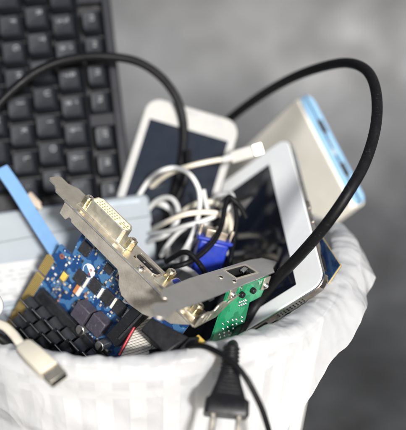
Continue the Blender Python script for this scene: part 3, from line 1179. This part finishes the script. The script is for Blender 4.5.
def build_net():
    r = root('network_card', pose(NX, NY, NZ, NT), 'small green network card hanging from a long plain grey steel bracket', 'circuit card')
    # x along the bracket, y = -(width), z outwards; the plate is built in pieces round the jack opening
    jx0, jx1, jw0, jw1 = 53.0, 71.5, -0.6, 7.6
    mb = MB()
    T0, T1 = -1.0, 0.0
    left = [(jx0, -3.3), (24.4, -2.6), (0, 0), (-2.4, 2.2), (-4.6, 3.4), (-6.2, 5.4), (-4.8, 7.6), (-6.0, 9.6), (-9.6, 10.2), (-13.5, 8.8), (-17.6, 9.4), (-21.6, 13.0), (-23.2, 16.6), (-21.2, 19.2), (-17, 19.3), (-9.9, 16.9), (2.9, 16.5), (29, 14.9), (jx0, 13.4)]
    right = [(jx1, -3.8), (79.6, -4.0), (90.9, -2.7), (92.6, -.9), (96.4, 3.0), (96.4, 4.4), (87.5, 8.1), (84.9, 10.8), (jx1, 12.2)]
    P = lambda pts: [(a, -b) for a, b in pts]
    mb.prism(P(left), T0, T1)
    mb.prism(P(right), T0, T1)
    mb.prism(P([(jx0, -3.3), (jx1, -3.8), (jx1, jw0), (jx0, jw0)]), T0, T1)
    mb.prism(P([(jx0, jw1), (jx1, jw1), (jx1, 12.2), (jx0, 13.4)]), T0, T1)
    mb.build('bracket', M['steel'], r, 0.0, True, 30)
    MB().sweep([(-9.9, -16.9, -.5), (2.9, -16.5, -.5), (29, -14.9, -.5), (84.5, -10.9, -.5)], circ(0.62, 12)).build('fold_edge', M['steel'], r)
    bead = [(a, -b, -.5) for a, b in left[2:15]]
    MB().sweep(catmull(bead, 3), circ(0.56, 12)).build('forked_end_edge', M['nickel'], r)
    jk = MB().box(jx0 + .1, jx1 - .1, -jw1 + .1, -jw0 - .1, -13, -11).box(jx0 + .1, jx0 + .9, -jw1 + .1, -jw0 - .1, -11, -0.2).box(jx1 - .9, jx1 - .1, -jw1 + .1, -jw0 - .1, -11, -.2)
    jk.box(jx0 + .9, jx1 - .9, -jw1 + .1, -jw1 + .9, -11, -.2).box(jx0 + .9, jx1 - .9, -jw0 - .9, -jw0 - .1, -11, -.2)
    jo = jk.build('network_jack', M['hole'], r)
    fr_ = MB().box(jx0 - 1.4, jx0, -jw1 - 1.1, -jw0 + .9, -.05, .25).box(jx1, jx1 + 1.4, -jw1 - 1.1, -jw0 + .9, -.05, .25).box(jx0, jx1, -jw1 - 1.1, -jw1, -.05, .25).box(jx0, jx1, -jw0, -jw0 + .9, -.05, .25)
    fr_.build('jack_frame', M['shell'], jo, 0.08)
    MB().bar((jx1 - 7, -2.6, -1.2), (jx1 - 3.4, -2.6, .4), (0, 0, 1), 2.6, 1.5).build('latch_spring', M['solder'], jo, 0.2)
    MB().box(jx1 - 4.4, jx1 - .9, -6.8, -3.8, -5, .25).build('jack_key', M['black'], jo, 0.5)
    for xx, ww in ((44.0, 3.4), (48.5, 9.4)):
        MB().cyl((xx, -ww, -.1), (xx, -ww, .18), 1.2, 1.2, 20).build('indicator_hole', M['hole'], r)
        MB().ring((xx, -ww, .0), (0, 0, 1), 1.5, 1.2, .3).build('hole_rim', M['shell'], r)
    # board hangs below the bracket, its face towards the lower right of the picture
    F0 = -12.4
    bo = [(41.6, -1.6), (42.2, -42), (72.0, -39.5), (67.4, -16.2), (77.6, -14.6), (79.5, -1.6)]
    MB().prism(bo, F0, F0 + 1.6, 'y').build('circuit_board', M['pcb_green'], r, 0.12)
    for (lx, lz) in ((45.2, -5.4), (76.6, -6.4)):
        lg = MB().box(lx - 3.0, lx + 3.0, F0 - .7, F0 - .05, lz - 3.0, -1.1).build('mounting_lug', M['nickel'], r, 0.25)
        MB().cyl((lx + .3, F0 - .6, lz - .3), (lx + .3, F0 - 2.2, lz - .3), 2.0, 1.3, 20).build('screw', M['solder'], lg, 0.4)
    for (lx, lz) in ((54.2, -7.4), (64.4, -7.0)):
        MB().cyl((lx, F0, lz), (lx, F0 - 2.6, lz), 1.8, 1.7, 20).build('locating_peg', M['black'], r, 0.5)
    MB().ring((52.6, F0, -3.4), (0, -1, 0), 1.3, .7, .4).build('plated_hole', M['solder'], r)
    MB().ring((70.6, F0, -3.6), (0, -1, 0), 1.3, .7, .4).build('plated_hole', M['solder'], r)
    rnd = random.Random(5)
    j0 = MB().cyl((0, F0, 0), (0, F0 - .7, 0), 0.72, 0.3, 12).build('solder_joint', M['solder'], r)
    pts = [(56.6 + i * 2.0 + (k % 2) * .9, -13.6 - k * 2.3) for k in range(2) for i in range(4)]
    pts += [(47.0 + i * 4.4 + (k % 2) * 1.9 + rnd.uniform(-.5, .5), -25.5 - k * 3.2 + rnd.uniform(-.5, .5)) for k in range(4) for i in range(5)]
    for i, (a, b) in enumerate(pts):
        o = j0 if i == 0 else j0.copy()
        if i:
            col.objects.link(o)
            o.parent = r
        o.location = (a * .001, 0, b * .001)


build_net()


# ------------------------------------------------------------------ tablet, phone, power bank
def slab(name, Mx, lx, ly, th, rc, m_body, label, cat):
    r = root(name, Mx, label, cat)
    return r


def build_tablet():
    Mx = frame((288, 135, 590), (326, 282, 495), (198, 200, 621.6))     # z runs away from the viewer
    r = root('tablet', Mx, 'white tablet with dark glossy screen and chrome edge leaning on the bag', 'tablet')
    W, H = 130.7, 122.0
    MB().prism(rrect(0.9, W - .9, .9, H - .9, 8.2, 8), -0.1, 2.0).build('bezel', M['tabwhite'], r, 0.5)
    MB().prism(rrect(0, W, 0, H, 9, 8), 0.7, 5.6).build('chrome_band', M['chrome'], r, 0.9)
    MB().prism(rrect(1.6, W - 1.6, 1.6, H - 1.6, 8, 8), 5.5, 6.6).build('back_cover', M['tabwhite'], r, 0.6)
    MB().prism(rrect(14.2, W - 10.2, 18.4, H - 18, 0.6, 3), -0.28, 0.2).build('screen', M['glass'], r)
    mb = MB()
    for i in range(9):
        for j in range(2):
            a, b = 18 + i * 2.2, 2.4 + j * 1.5
            mb.cyl((W - .05, a, b), (W + .06, a, b), .55, .55, 10)
    mb.build('speaker_holes', M['hole'], r)
    MB().prism(rrect(44, 53, 2.0, 4.2, 1.0), W - .02, W + .08, 'x').build('charging_port', M['hole'], r)
    for a in (62, 74):
        o = MB().prism(rrect(a, a + 7.5, 2.0, 4.4, 1.1), -.9, 0.05, 'y').build('volume_button', M['chrome'], r, 0.25)
    MB().prism(rrect(W - 22, W - 10, 1.8, 4.6, 1.2), -.3, 0.05, 'y').build('side_slot', M['hole'], r)


build_tablet()


def build_phone():
    Mx = frame((148, 98, 598), (240, 125, 596), (113, 205, 585))
    r = root('mobile_phone', Mx, 'white mobile phone with dark screen upright between keyboard and power bank', 'phone')
    W, H = 63.8, 120.0
    MB().prism(rrect(0, W, -2, H, 10, 8), -0.4, 7.5).build('case', M['phonewhite'], r, 1.5, segs=3)
    MB().prism(rrect(-0.5, W + .5, -2.5, H + .5, 10.4, 8), 3.2, 6.4).build('metal_trim', M['chrome'], r, 0.8)
    MB().prism(rrect(5.4, W - 4.4, 13.2, H - 20, 0.8, 3), -0.65, 0.0).build('screen', M['phoneglass'], r)
    MB().prism(rrect(26, 40, 1.0, 2.6, .8, 4), -0.55, 0).build('earpiece_slot', M['print'], r)
    MB().cyl((51.5, 3.6, -.6), (51.5, 3.6, 0), 1.6, 1.6, 20).build('camera_lens', M['print'], r)
    MB().cyl((47, 3.2, -.55), (47, 3.2, 0), .7, .7, 14).build('sensor', M['print'], r)


build_phone()


def build_bank():
    Mx = frame((297, 97, 620), (354, 207, 600), (250, 142, 670))
    r = root('power_bank', Mx, 'ivory power bank with light blue end panel behind the tablet', 'power bank')
    W, H, T = 86.0, 112.0, 13.5
    MB().prism(rrect(0, W, 0.8, H, 4, 8), 0, T).build('case', M['ivory'], r, 1.6, segs=4)
    pl = rrect(.3, W - .3, 1.2, T - .6, 6.5, 8)
    pan = MB().prism([(a, b) for a, b in pl], -0.6, 1.2, 'y').build('end_panel', M['skyblue'], r, 0.5)
    for (a, b) in ((20, 31), (54, 65)):
        p = MB().prism(rrect(a, b, 5.2, 10.6, .6, 3), -0.72, -.55, 'y').build('usb_port', M['nickel'], pan)
        MB().prism(rrect(a + .6, b - .6, 5.8, 10.0, .4, 3), -0.80, -.70, 'y').build('port_opening', M['hole'], p)
    for a in (37, 40.5):
        MB().cyl((a, -.55, 8), (a, -.75, 8), 1.0, .9, 14).build('indicator', M['print'], pan)
    MB().prism(rrect(43, 48, 5.0, 8.0, 1.2, 4), -0.75, -.5, 'y').build('button', M['print'], pan)


build_bank()


def build_board():
    Mx = frame((342, 266, 504), (319, 231, 538), (325, 282, 513))
    r = root('circuit_board', Mx, 'bare dark blue circuit board corner sticking out behind the tablet', 'circuit board')
    MB().box(0, 40, 0, 24, 0, 1.6).build('board', M['pcb_navy'], r, 0.1)
    MB().box(-.12, 40, -.12, 0.0, .3, 1.3).box(-.12, 0, 0, 24, .3, 1.3).build('plated_edge', M['goldedge'], r)
    for p in ((18, 6), (9, 14), (27, 12)):
        MB().ring((p[0], p[1], -.1), (0, 0, 1), 1.2, .5, .12).build('copper_pad', M['copper'], r)


build_board()

# ------------------------------------------------------------------ ribbon cable with two black connectors
def build_ribbon():
    Mx, p0 = view_pose(150, 330, 482)
    r = root('ribbon_cable', Mx, 'grey ribbon cable with red edge stripe and two black connectors', 'cable')
    q = lambda u, v, d: at(u, v, d) - p0
    # long narrow header lying along the end of the graphics card
    a, b = q(149, 303, 486), q(113, 341, 492)
    nrm = Vector((-.35, -.1, -1))
    c1 = MB().bar(a, b, nrm, 9.0, 6.0)
    c1o = c1.build('connector', M['black'], r, 0.5)
    MB().bar(q(147, 309, 481.6), q(119, 339, 487.6), nrm, 1.2, 2.0).build('connector_clip', M['ic'], c1o, 0.2)
    # large block
    bb = MB()
    f = [q(151, 317, 462), q(189, 337, 462), q(166, 353, 455), q(140, 330, 466)]
    e = [v + Vector((4, 9, 16)) for v in f]
    bb.add(f + e, [(0, 1, 2, 3), (7, 6, 5, 4), (0, 4, 5, 1), (1, 5, 6, 2), (2, 6, 7, 3), (3, 7, 4, 0)])
    bo = bb.build('connector', M['black'], r, 0.8)
    step = [q(189, 337, 461), q(199, 336, 463), q(192, 350, 458), q(172, 356, 455)]
    st = MB()
    e = [v + Vector((2, 6, 12)) for v in step]
    st.add(step + e, [(0, 1, 2, 3), (7, 6, 5, 4), (0, 4, 5, 1), (1, 5, 6, 2), (2, 6, 7, 3), (3, 7, 4, 0)])
    st.build('connector_step', M['black'], bo, 0.6)

    # ribbons: own objects with local x across the wires
    def ribbon(tl, tr, bl, br, parent, sag):
        O = q(*tl)
        xv = (q(*tr) - O)
        wdt = xv.length
        xv.normalize()
        yv = q(*bl) - O
        yv = (yv - xv * yv.dot(xv)).normalized()
        zv = xv.cross(yv)
        R = Matrix((xv, yv, zv)).transposed()
        Ri = R.inverted()
        n, k = 14, 40
        vs, fs = [], []
        A, B, C, D = [Ri @ (q(*p) - O) for p in (tl, tr, bl, br)]
        for i in range(n + 1):
            t = i / n
            L0, R0 = A.lerp(C, t), B.lerp(D, t)
            for j in range(k + 1):
                s = j / k
                p = L0.lerp(R0, s)
                # wires ribbed across the width
                p = p + Vector((0, 0, math.sin(t * math.pi) * sag + abs(math.sin(s * math.pi * k / 2)) * -.25))
                vs.append(p)
        m_ = k + 1
        fs = [(i * m_ + j, i * m_ + j + 1, (i + 1) * m_ + j + 1, (i + 1) * m_ + j) for i in range(n) for j in range(k)]
        back = len(vs)
        vs += [p + Vector((0, 0, .7)) for p in vs]
        fs += [tuple(back + i for i in f_[::-1]) for f_ in fs]
        o = MB().add(vs, fs).build('ribbon', M['ribbon'], parent, 0, True, 60)
        Mr = R.to_4x4()
        Mr.translation = O * .001
        o.matrix_local = Mr
        return o, R, O, A, C
    ribbon((148, 308, 488), (153, 322, 490), (118, 362, 486), (150, 368, 480), r, 1.0)
    ribbon((150, 318, 492), (161, 330, 492), (150, 366, 484), (178, 368, 482), r, -1.0)
    path = [q(147, 306, 486.5), q(140, 318, 486.4), q(131, 333, 485), q(119, 355, 484)]
    MB().sweep(catmull(path, 6), circ(0.7, 12)).build('red_stripe', M['red'], r)


build_ribbon()

# ------------------------------------------------------------------ cables
BC = 'black cables looping through the bin'
WC = 'white cables tangled in the bin'
cable('cable', [(-30, 142, 545), (-8, 112, 548), (14, 89, 552), (38, 71, 556), (66, 60, 562), (98, 56, 570), (132, 60, 578), (158, 74, 585), (175, 95, 590), (183, 122, 592), (183, 152, 590), (176, 185, 585), (166, 222, 575), (160, 262, 565), (156, 320, 570)],
      2.8, M['rubber'], 'black cable arching from the left edge over the keyboard', 'cable', BC)


def build_power_cord():
    Mx, p0 = view_pose(226, 392, 446)
    r = root('power_cable', Mx, 'thick black power cord arching at right with two prong plug over the bag', 'power cord')
    pts = [(150, 205, 640), (176, 175, 640), (205, 142, 632), (232, 117, 618), (262, 95, 600), (292, 78, 582), (322, 67, 560), (348, 63, 540), (367, 71, 522), (376, 92, 508), (376, 124, 495), (366, 160, 484),
           (348, 193, 474), (325, 226, 478), (301, 254, 494), (280, 276, 511), (263, 296, 521), (250, 314, 521), (241, 328, 511), (236, 338, 489), (233, 345, 464), (231, 353, 450)]
    P = [at(*p) - p0 for p in pts]
    path = catmull(P, 14)
    MB().sweep(path, lambda t: circ(3.0 + 0.2 * t if t < .93 else 3.2 - (t - .93) * 6, 20)).build('cord', M['rubber'], r, 0, True, 60)
    # plug in its own upright frame: axis down the picture
    a = Vector((-.09, .90, -.36)).normalized()         # along the prongs
    s = Vector((.985, .10, .02))
    s = (s - a * s.dot(a)).normalized()
    f = s.cross(a)                                     # towards / away
    if f.z > 0:
        f = -f
    O = at(231, 352, 449) - p0

    def L(x, y, z):
        return O + s * x + a * y + f * z
    mb = MB()
    # ribbed strain relief
    path = [L(0, t * .5, 0) for t in range(-6, 27)]
    rib = mb.sweep(path, lambda t: circ(3.7 + .7 * (1 if (int(t * 16) % 2) else 0) + t * .8, 20))
    mb.build('strain_relief', M['black'], r, 0.2, True, 30)
    # body: lofted rounded rectangles
    secs = [(9, 4.6, 4.0, 3.4), (12, 5.4, 4.4, 3), (16, 6.4, 4.9, 2.6), (20, 7.8, 5.4, 2.2), (23, 8.8, 5.8, 2.0), (23.8, 9.8, 6.2, 2.0), (24.4, 10.6, 6.6, 2.0), (31.0, 10.9, 6.9, 2.0), (32, 10.4, 6.4, 2.0)]
    rings = []
    for y, hx, hz, rc in secs:
        rings.append([L(px, y, pz) for px, pz in rrect(-hx, hx, -hz, hz, rc, 5)])
    n = len(rings[0])
    vs = [p for q in rings for p in q]
    fs = [(i * n + j, i * n + (j + 1) % n, (i + 1) * n + (j + 1) % n, (i + 1) * n + j) for i in range(len(rings) - 1) for j in range(n)]
    fs += [list(range(n))[::-1], [(len(rings) - 1) * n + j for j in range(n)]]
    pb = MB().add(vs, fs).build('plug_body', M['black'], r, 0, True, 32)
    mb = MB()
    for k in range(5):
        y = 13.5 + k * 1.9
        hx = 2.6 + k * .75
        hz = 4.2 + k * .32 + .15
        mb.bar(L(-hx, y, hz), L(hx, y, hz), f, .8, .9)
    mb.build('grip_ribs', M['black'], pb, 0.2)
    for sx in (-1, 1):
        p = MB().bar(L(sx * 6.3, 31.5, 0.5), L(sx * 6.3, 49, 0.5), f, 2.5, 6.2).build('prong', M['prong'], r, 0.4)


build_power_cord()

cable('cable', [(150, 352, 470), (176, 349, 468), (198, 346, 450), (214, 350, 440), (231, 361, 435), (246, 378, 432), (257, 398, 432), (265, 418, 434), (271, 440, 438), (274, 470, 444)],
      1.55, M['rubber'], 'thin black cable running over the bag rim beside the plug', 'cable', BC)
cable('cable', [(246, 218, 545), (238, 204, 542), (229, 197, 540), (225, 208, 536), (222, 224, 532), (214, 241, 526), (199, 256, 520), (182, 265, 515), (166, 268, 525), (150, 272, 579)],
      1.55, M['rubber'], 'black loop drooping in front of the blue monitor plug', 'cable', BC)
cable('cable', [(212, 232, 555), (222, 212, 550), (232, 199, 546), (236, 216, 542), (234, 240, 536), (230, 262, 530), (226, 292, 530)],
      1.5, M['rubber'], 'black cable dropping straight down beside the tablet screen', 'cable', BC)
cable('cable', [(163, 225, 580), (186, 178, 578), (188, 150, 582), (184, 128, 582)][:3],
      2.0, M['rubber'], 'short dark cable end standing in front of the phone screen', 'cable', BC)
cable('cable', [(166, 262, 528), (184, 252, 518), (198, 262, 515), (206, 278, 512), (200, 292, 515)],
      1.6, M['rubber'], 'black loop low between the blue monitor plug and the bracket', 'cable', BC)
cable('cable', [(126, 216, 579), (136, 200, 579), (149, 180, 579), (161, 171, 562), (176, 168, 560), (190, 175, 548), (198, 188, 547), (200, 206, 546), (196, 225, 544), (188, 244, 540), (176, 262, 548), (168, 278, 546)],
      1.6, M['white'], 'white cable looping in a tall arch in front of the phone', 'cable', WC)


def build_white_lead():
    Mx, p0 = view_pose(245, 155, 560)
    r = root('charging_lead', Mx, 'cream charging lead ending in a connector at the tablet top', 'cable')
    P = [at(*p) - p0 for p in [(134, 206, 592), (150, 188, 589), (168, 174, 574), (190, 166, 560), (212, 161, 558), (226, 159, 557)]]
    MB().sweep(catmull(P), circ(1.7, 16)).build('wire', M['cream'], r, 0, True, 60)
    P = [at(*p) - p0 for p in [(222, 160, 557), (228, 158, 557), (232, 157, 557)]]
    MB().sweep(P, lambda t: circ(2.0 + 1.2 * t, 16)).build('strain_relief', M['white'], r, 0.2)
    a, b = at(230, 158, 557) - p0, at(253, 151, 556) - p0
    MB().bar(a, b, (0, 0, 1), 8.0, 5.0).build('connector_body', M['offwhite'], r, 1.4, segs=3)
    b2 = at(263, 148, 556) - p0
    MB().bar(b, b2, (0, 0, 1), 7.5, 3.4).build('metal_tip', M['prong'], r, 0.3)


build_white_lead()
cable('cable', [(140, 244, 579), (150, 232, 579), (166, 222, 548), (184, 215, 538), (202, 212, 540), (219, 214, 544), (226, 222, 550), (222, 240, 560)],
      1.7, M['cream'], 'cream cable curving level across the middle of the tangle', 'cable', WC)
cable('cable', [(144, 234, 579), (164, 232, 556), (186, 226, 544), (206, 220, 544), (222, 212, 546), (232, 203, 552), (230, 194, 560), (216, 198, 566), (206, 212, 566)],
      1.6, M['white'], 'white cable crossing under the cream one and looping back', 'cable', WC)
cable('cable', [(148, 205, 592), (160, 204, 578), (170, 210, 577), (172, 224, 576), (166, 240, 574), (170, 258, 570), (180, 272, 566)],
      2.2, M['white'], 'thick grey white cable bend beside the drive corner', 'cable', WC)
cable('cable', [(150, 266, 579), (166, 263, 538), (182, 267, 524), (196, 276, 520), (205, 287, 516), (212, 300, 515)],
      1.75, M['white'], 'white cable sloping down below the blue monitor plug', 'cable', WC)
cable('cable', [(203, 190, 558), (208, 214, 556), (206, 232, 554), (196, 240, 552), (188, 250, 550), (184, 268, 548)],
      1.6, M['white'], 'white cable falling behind the blue monitor plug', 'cable', WC)


cable('cable', [(146, 212, 579), (158, 200, 572), (170, 198, 565), (178, 208, 560), (176, 224, 556), (164, 236, 556), (152, 240, 566), (144, 246, 579)],
      1.7, M['white'], 'small round white cable loop beside the drive corner', 'cable', WC)
cable('cable', [(158, 262, 566), (168, 244, 560), (182, 230, 556), (198, 224, 554), (212, 226, 556), (222, 236, 562), (226, 254, 568)],
      1.5, M['white'], 'thin white cable bowing over the blue monitor plug', 'cable', WC)
cable('cable', [(178, 216, 572), (192, 206, 566), (206, 202, 562), (218, 204, 562), (228, 214, 566), (232, 232, 572)],
      1.9, M['cream'], 'short cream cable hump left of the tablet screen', 'cable', WC)


def build_vga():
    Mx, p0 = view_pose(210, 250, 538)
    r = root('monitor_plug', Mx, 'deep blue plastic monitor cable plug among the white cables', 'plug')
    q = lambda u, v, d: at(u, v, d) - p0
    a, b = q(203, 276, 542), q(214, 240, 536)
    MB().bar(a, b, (.25, -.2, -1), 18.0, 10.0, 1.0).build('plug_body', M['vga'], r, 1.5, segs=3)
    MB().bar(b + (b - a) * -.02, b + (b - a) * .08, (.25, -.2, -1), 22.0, 11.0).build('collar', M['vga'], r, 0.8)
    d = (b - a).normalized()
    MB().bar(b + d * 1.5, b + d * 7, (.25, -.2, -1), 13.5, 7.0).build('metal_shell', M['prong'], r, 0.6)
    sd = d.cross(Vector((.25, -.2, -1))).normalized()
    for s in (-1, 1):
        MB().cyl(b + sd * s * 9.6 + d * 1.0, b + sd * s * 9.6 + d * 8, 1.3, 1.3, 14).build('thumb_screw', M['nickel'], r, 0.2)


build_vga()


def build_usb():
    Mx, p0 = view_pose(40, 360, 441)
    r = root('usb_plug', Mx, 'cream flat USB plug and lead lying over the bag rim', 'plug')
    q = lambda u, v, d: at(u, v, d) - p0
    P = [q(-24, 318, 466), q(-8, 322, 462), q(4, 326, 457), q(13, 334, 452), q(20, 343, 447), q(27, 350, 444)]
    MB().sweep(catmull(P), circ(1.15, 14, 2.3), (0.3, -.2, -1)).build('lead', M['cream'], r, 0, True, 60)
    a, b = q(23, 346, 447), q(50, 371, 432)
    d = (b - a).normalized()
    up = Vector((.22, -.50, -.84))
    s = d.cross(up).normalized()
    u = s.cross(d)
    secs = [(0, 3.6, 2.6), (2, 4.5, 3.2), (10, 4.9, 3.5), ((b - a).length - 1, 5.1, 3.5), ((b - a).length, 4.7, 3.1)]
    rings = [[a + d * y + s * px + u * pz for px, pz in rrect(-hx, hx, -hz, hz, 1.4, 5)] for y, hx, hz in secs]
    n = len(rings[0])
    vs = [p for g in rings for p in g]
    fs = [(i * n + j, i * n + (j + 1) % n, (i + 1) * n + (j + 1) % n, (i + 1) * n + j) for i in range(len(rings) - 1) for j in range(n)]
    fs += [list(range(n))[::-1], [(len(rings) - 1) * n + j for j in range(n)]]
    MB().add(vs, fs).build('plug_body', M['cream'], r, 0, True, 40)
    c = b + d * 8.2

    def tube(h0, h1):
        out = [(-4.5, -2.2), (4.5, -2.2), (4.5, 2.2), (-4.5, 2.2)]
        inn = [(-4.15, -1.85), (4.15, -1.85), (4.15, 1.85), (-4.15, 1.85)]
        vs = [b + s * x + u * z for x, z in out] + [c + s * x + u * z for x, z in out] + [c + s * x + u * z for x, z in inn] + [b + s * x + u * z for x, z in inn]
        fs = [(k * 4 + j, k * 4 + (j + 1) % 4, (k + 1) * 4 + (j + 1) % 4, (k + 1) * 4 + j) for k in range(3) for j in range(4)]
        return MB().add(vs, fs)
    sh = tube(0, 1).build('metal_shell', M['nickel'], r, 0.25)
    MB().bar(b + u * -.7, c - d * .6 + u * -.7, u, 8.0, 2.0).build('contact_tongue', M['hole'], r)


build_usb()


# flat blue data cable
def build_flat_cable():
    P = [at(*p) for p in [(1, 168, 548), (15, 188, 545), (32, 215, 541), (50, 243, 537), (68, 269, 534), (88, 300, 534)]]
    o0 = P[0]
    path = [p - o0 for p in catmull(P, 10)]
    prof = [(a, b) for a, b in zip([-.75, -.95, -.75, -.95, -.75, .75, .95, .75, .95, .75], [-4.3, -2.6, 0, 2.6, 4.3, 4.3, 2.6, 0, -2.6, -4.3])]
    up = Vector((.42, -.30, -.86))
    o = MB().sweep(path, prof, up).build('data_cable', M['sata'], None, 0.2, True, 70)
    o.matrix_world = pose(*I3, o0)
    tag(o, 'flat light blue data cable leaning across the pale drive', 'cable')


build_flat_cable()


# small odds and ends in view
def build_small():
    Mx, p0 = view_pose(35, 202, 560)
    r = root('connector_clip', Mx, 'small beige plastic clip on the drive edge behind the blue cable', 'clip')
    q = lambda u, v, d: at(u, v, d) - p0
    MB().bar(q(28, 194, 562), q(39, 206, 562), (0, 0, -1), 5.0, 4.0).build('clip_body', M['ceramic'], r, 0.8)
    MB().bar(q(37, 204, 561), q(41, 209, 561), (0, 0, -1), 3.0, 2.4).build('clip_tab', M['ceramic'], r, 0.4)
    # white cable bend by the left edge
    cable('cable', [(-30, 297, 470), (-18, 294, 474), (-6, 297, 478), (-1, 305, 480), (-5, 313, 480), (-16, 318, 478), (-30, 318, 474)], 2.6, M['white'],
          'fat white cable bend at the left edge above the heatsink', 'cable', WC)
    # yellow and black leads just inside the rim at left
    cable('cable', [(-26, 330, 470), (-10, 331, 472), (-1, 337, 474), (6, 348, 478), (12, 368, 482)], 2.2, M['yellow'], 'short yellow lead tucked under the USB lead', 'cable')
    cable('cable', [(-24, 338, 460), (-6, 336, 462), (6, 342, 464), (16, 352, 468), (24, 372, 474)], 2.4, M['rubber'], 'black lead end dipping inside the rim at far left', 'cable', BC)
    cable('cable', [(196, 338, 468), (204, 345, 466), (212, 352, 464), (218, 364, 466)], 2.0, M['yellow'], 'short orange yellow lead under the bracket flange', 'cable')


build_small()


# made-up black bricks, added to keep the depth of the bin dark
def build_fill():
    spots = [((196, 262, 640), (1, .2, .1), (74, 46, 30), 'added black filler brick wedged behind the white cables'),
             ((262, 250, 600), (.4, 1, .2), (80, 44, 28), 'added black filler brick behind the tablet'),
             ((200, 330, 560), (1, -.3, .3), (90, 50, 30), 'added black filler brick deep under the brackets'),
             ((110, 330, 575), (.8, .5, .1), (90, 50, 30), 'added black filler brick under the graphics card')]
    for (u, v, d), dr, (l, w_, h), lab in spots:
        p = at(u, v, d)
        x = Vector(dr).normalized()
        z = Vector((0, -.3, -1))
        z = (z - x * z.dot(x)).normalized()
        r = root('filler_brick', pose(x, z.cross(x), z, p), lab, 'power adapter', 'added filler bricks in the bin')
        MB().prism(rrect(-l / 2, l / 2, -w_ / 2, w_ / 2, 5), -h / 2, h / 2).build('case', M['black'], r, 2)
        MB().box(-l / 2 - .2, l / 2 + .2, -w_ / 2 - .2, w_ / 2 + .2, -.4, .4).build('seam', M['hole'], r)
        MB().cyl((l / 2 - 1, 0, 0), (l / 2 + 9, 0, 0), 3.4, 2.4, 18).build('strain_relief', M['rubber'], r, .3)


build_fill()

# ------------------------------------------------------------------ light, sky, camera
EL, AZ = rad(24), rad(162)          # azimuth clockwise from +y (away from the camera)
to_sun = Vector((math.sin(AZ) * math.cos(EL), math.cos(AZ) * math.cos(EL), math.sin(EL)))
sun = bpy.data.lights.new('sun', 'SUN')
sun.energy = 3.3
sun.angle = rad(6)
sun.color = (1.0, 0.996, 0.99)
so = bpy.data.objects.new('sun', sun)
col.objects.link(so)
so.rotation_euler = to_sun.to_track_quat('Z', 'Y').to_euler()
so.location = to_sun * 5

wd = bpy.data.worlds.new('World')
sc.world = wd
wd.use_nodes = True
N, L = wd.node_tree.nodes, wd.node_tree.links
sky = N.new('ShaderNodeTexSky')
sky.sky_type = 'NISHITA'
sky.sun_disc = False
sky.sun_elevation = EL
sky.sun_rotation = AZ
sky.air_density = 1.0
sky.dust_density = 2.0
bg = N['Background']
bg.inputs['Strength'].default_value = 0.07
L.new(sky.outputs[0], bg.inputs['Color'])

cam = bpy.data.cameras.new('Camera')
cam.sensor_fit = 'HORIZONTAL'
cam.sensor_width = 36
cam.lens = FPX / 406 * 36
cam.clip_start = 0.01
cam.clip_end = 100
cam.dof.use_dof = True
cam.dof.focus_distance = 0.492
cam.dof.aperture_fstop = 4.7
co = bpy.data.objects.new('Camera', cam)
col.objects.link(co)
co.location = CAM
co.rotation_euler = (rad(90) - PITCH, 0, 0)
sc.camera = co
sc.render.resolution_x, sc.render.resolution_y = 967, 1024
sc.render.engine = 'CYCLES'
sc.view_settings.view_transform = 'Standard'
sc.view_settings.look = 'None'
sc.view_settings.exposure = 0.8
sc.view_settings.gamma = 1
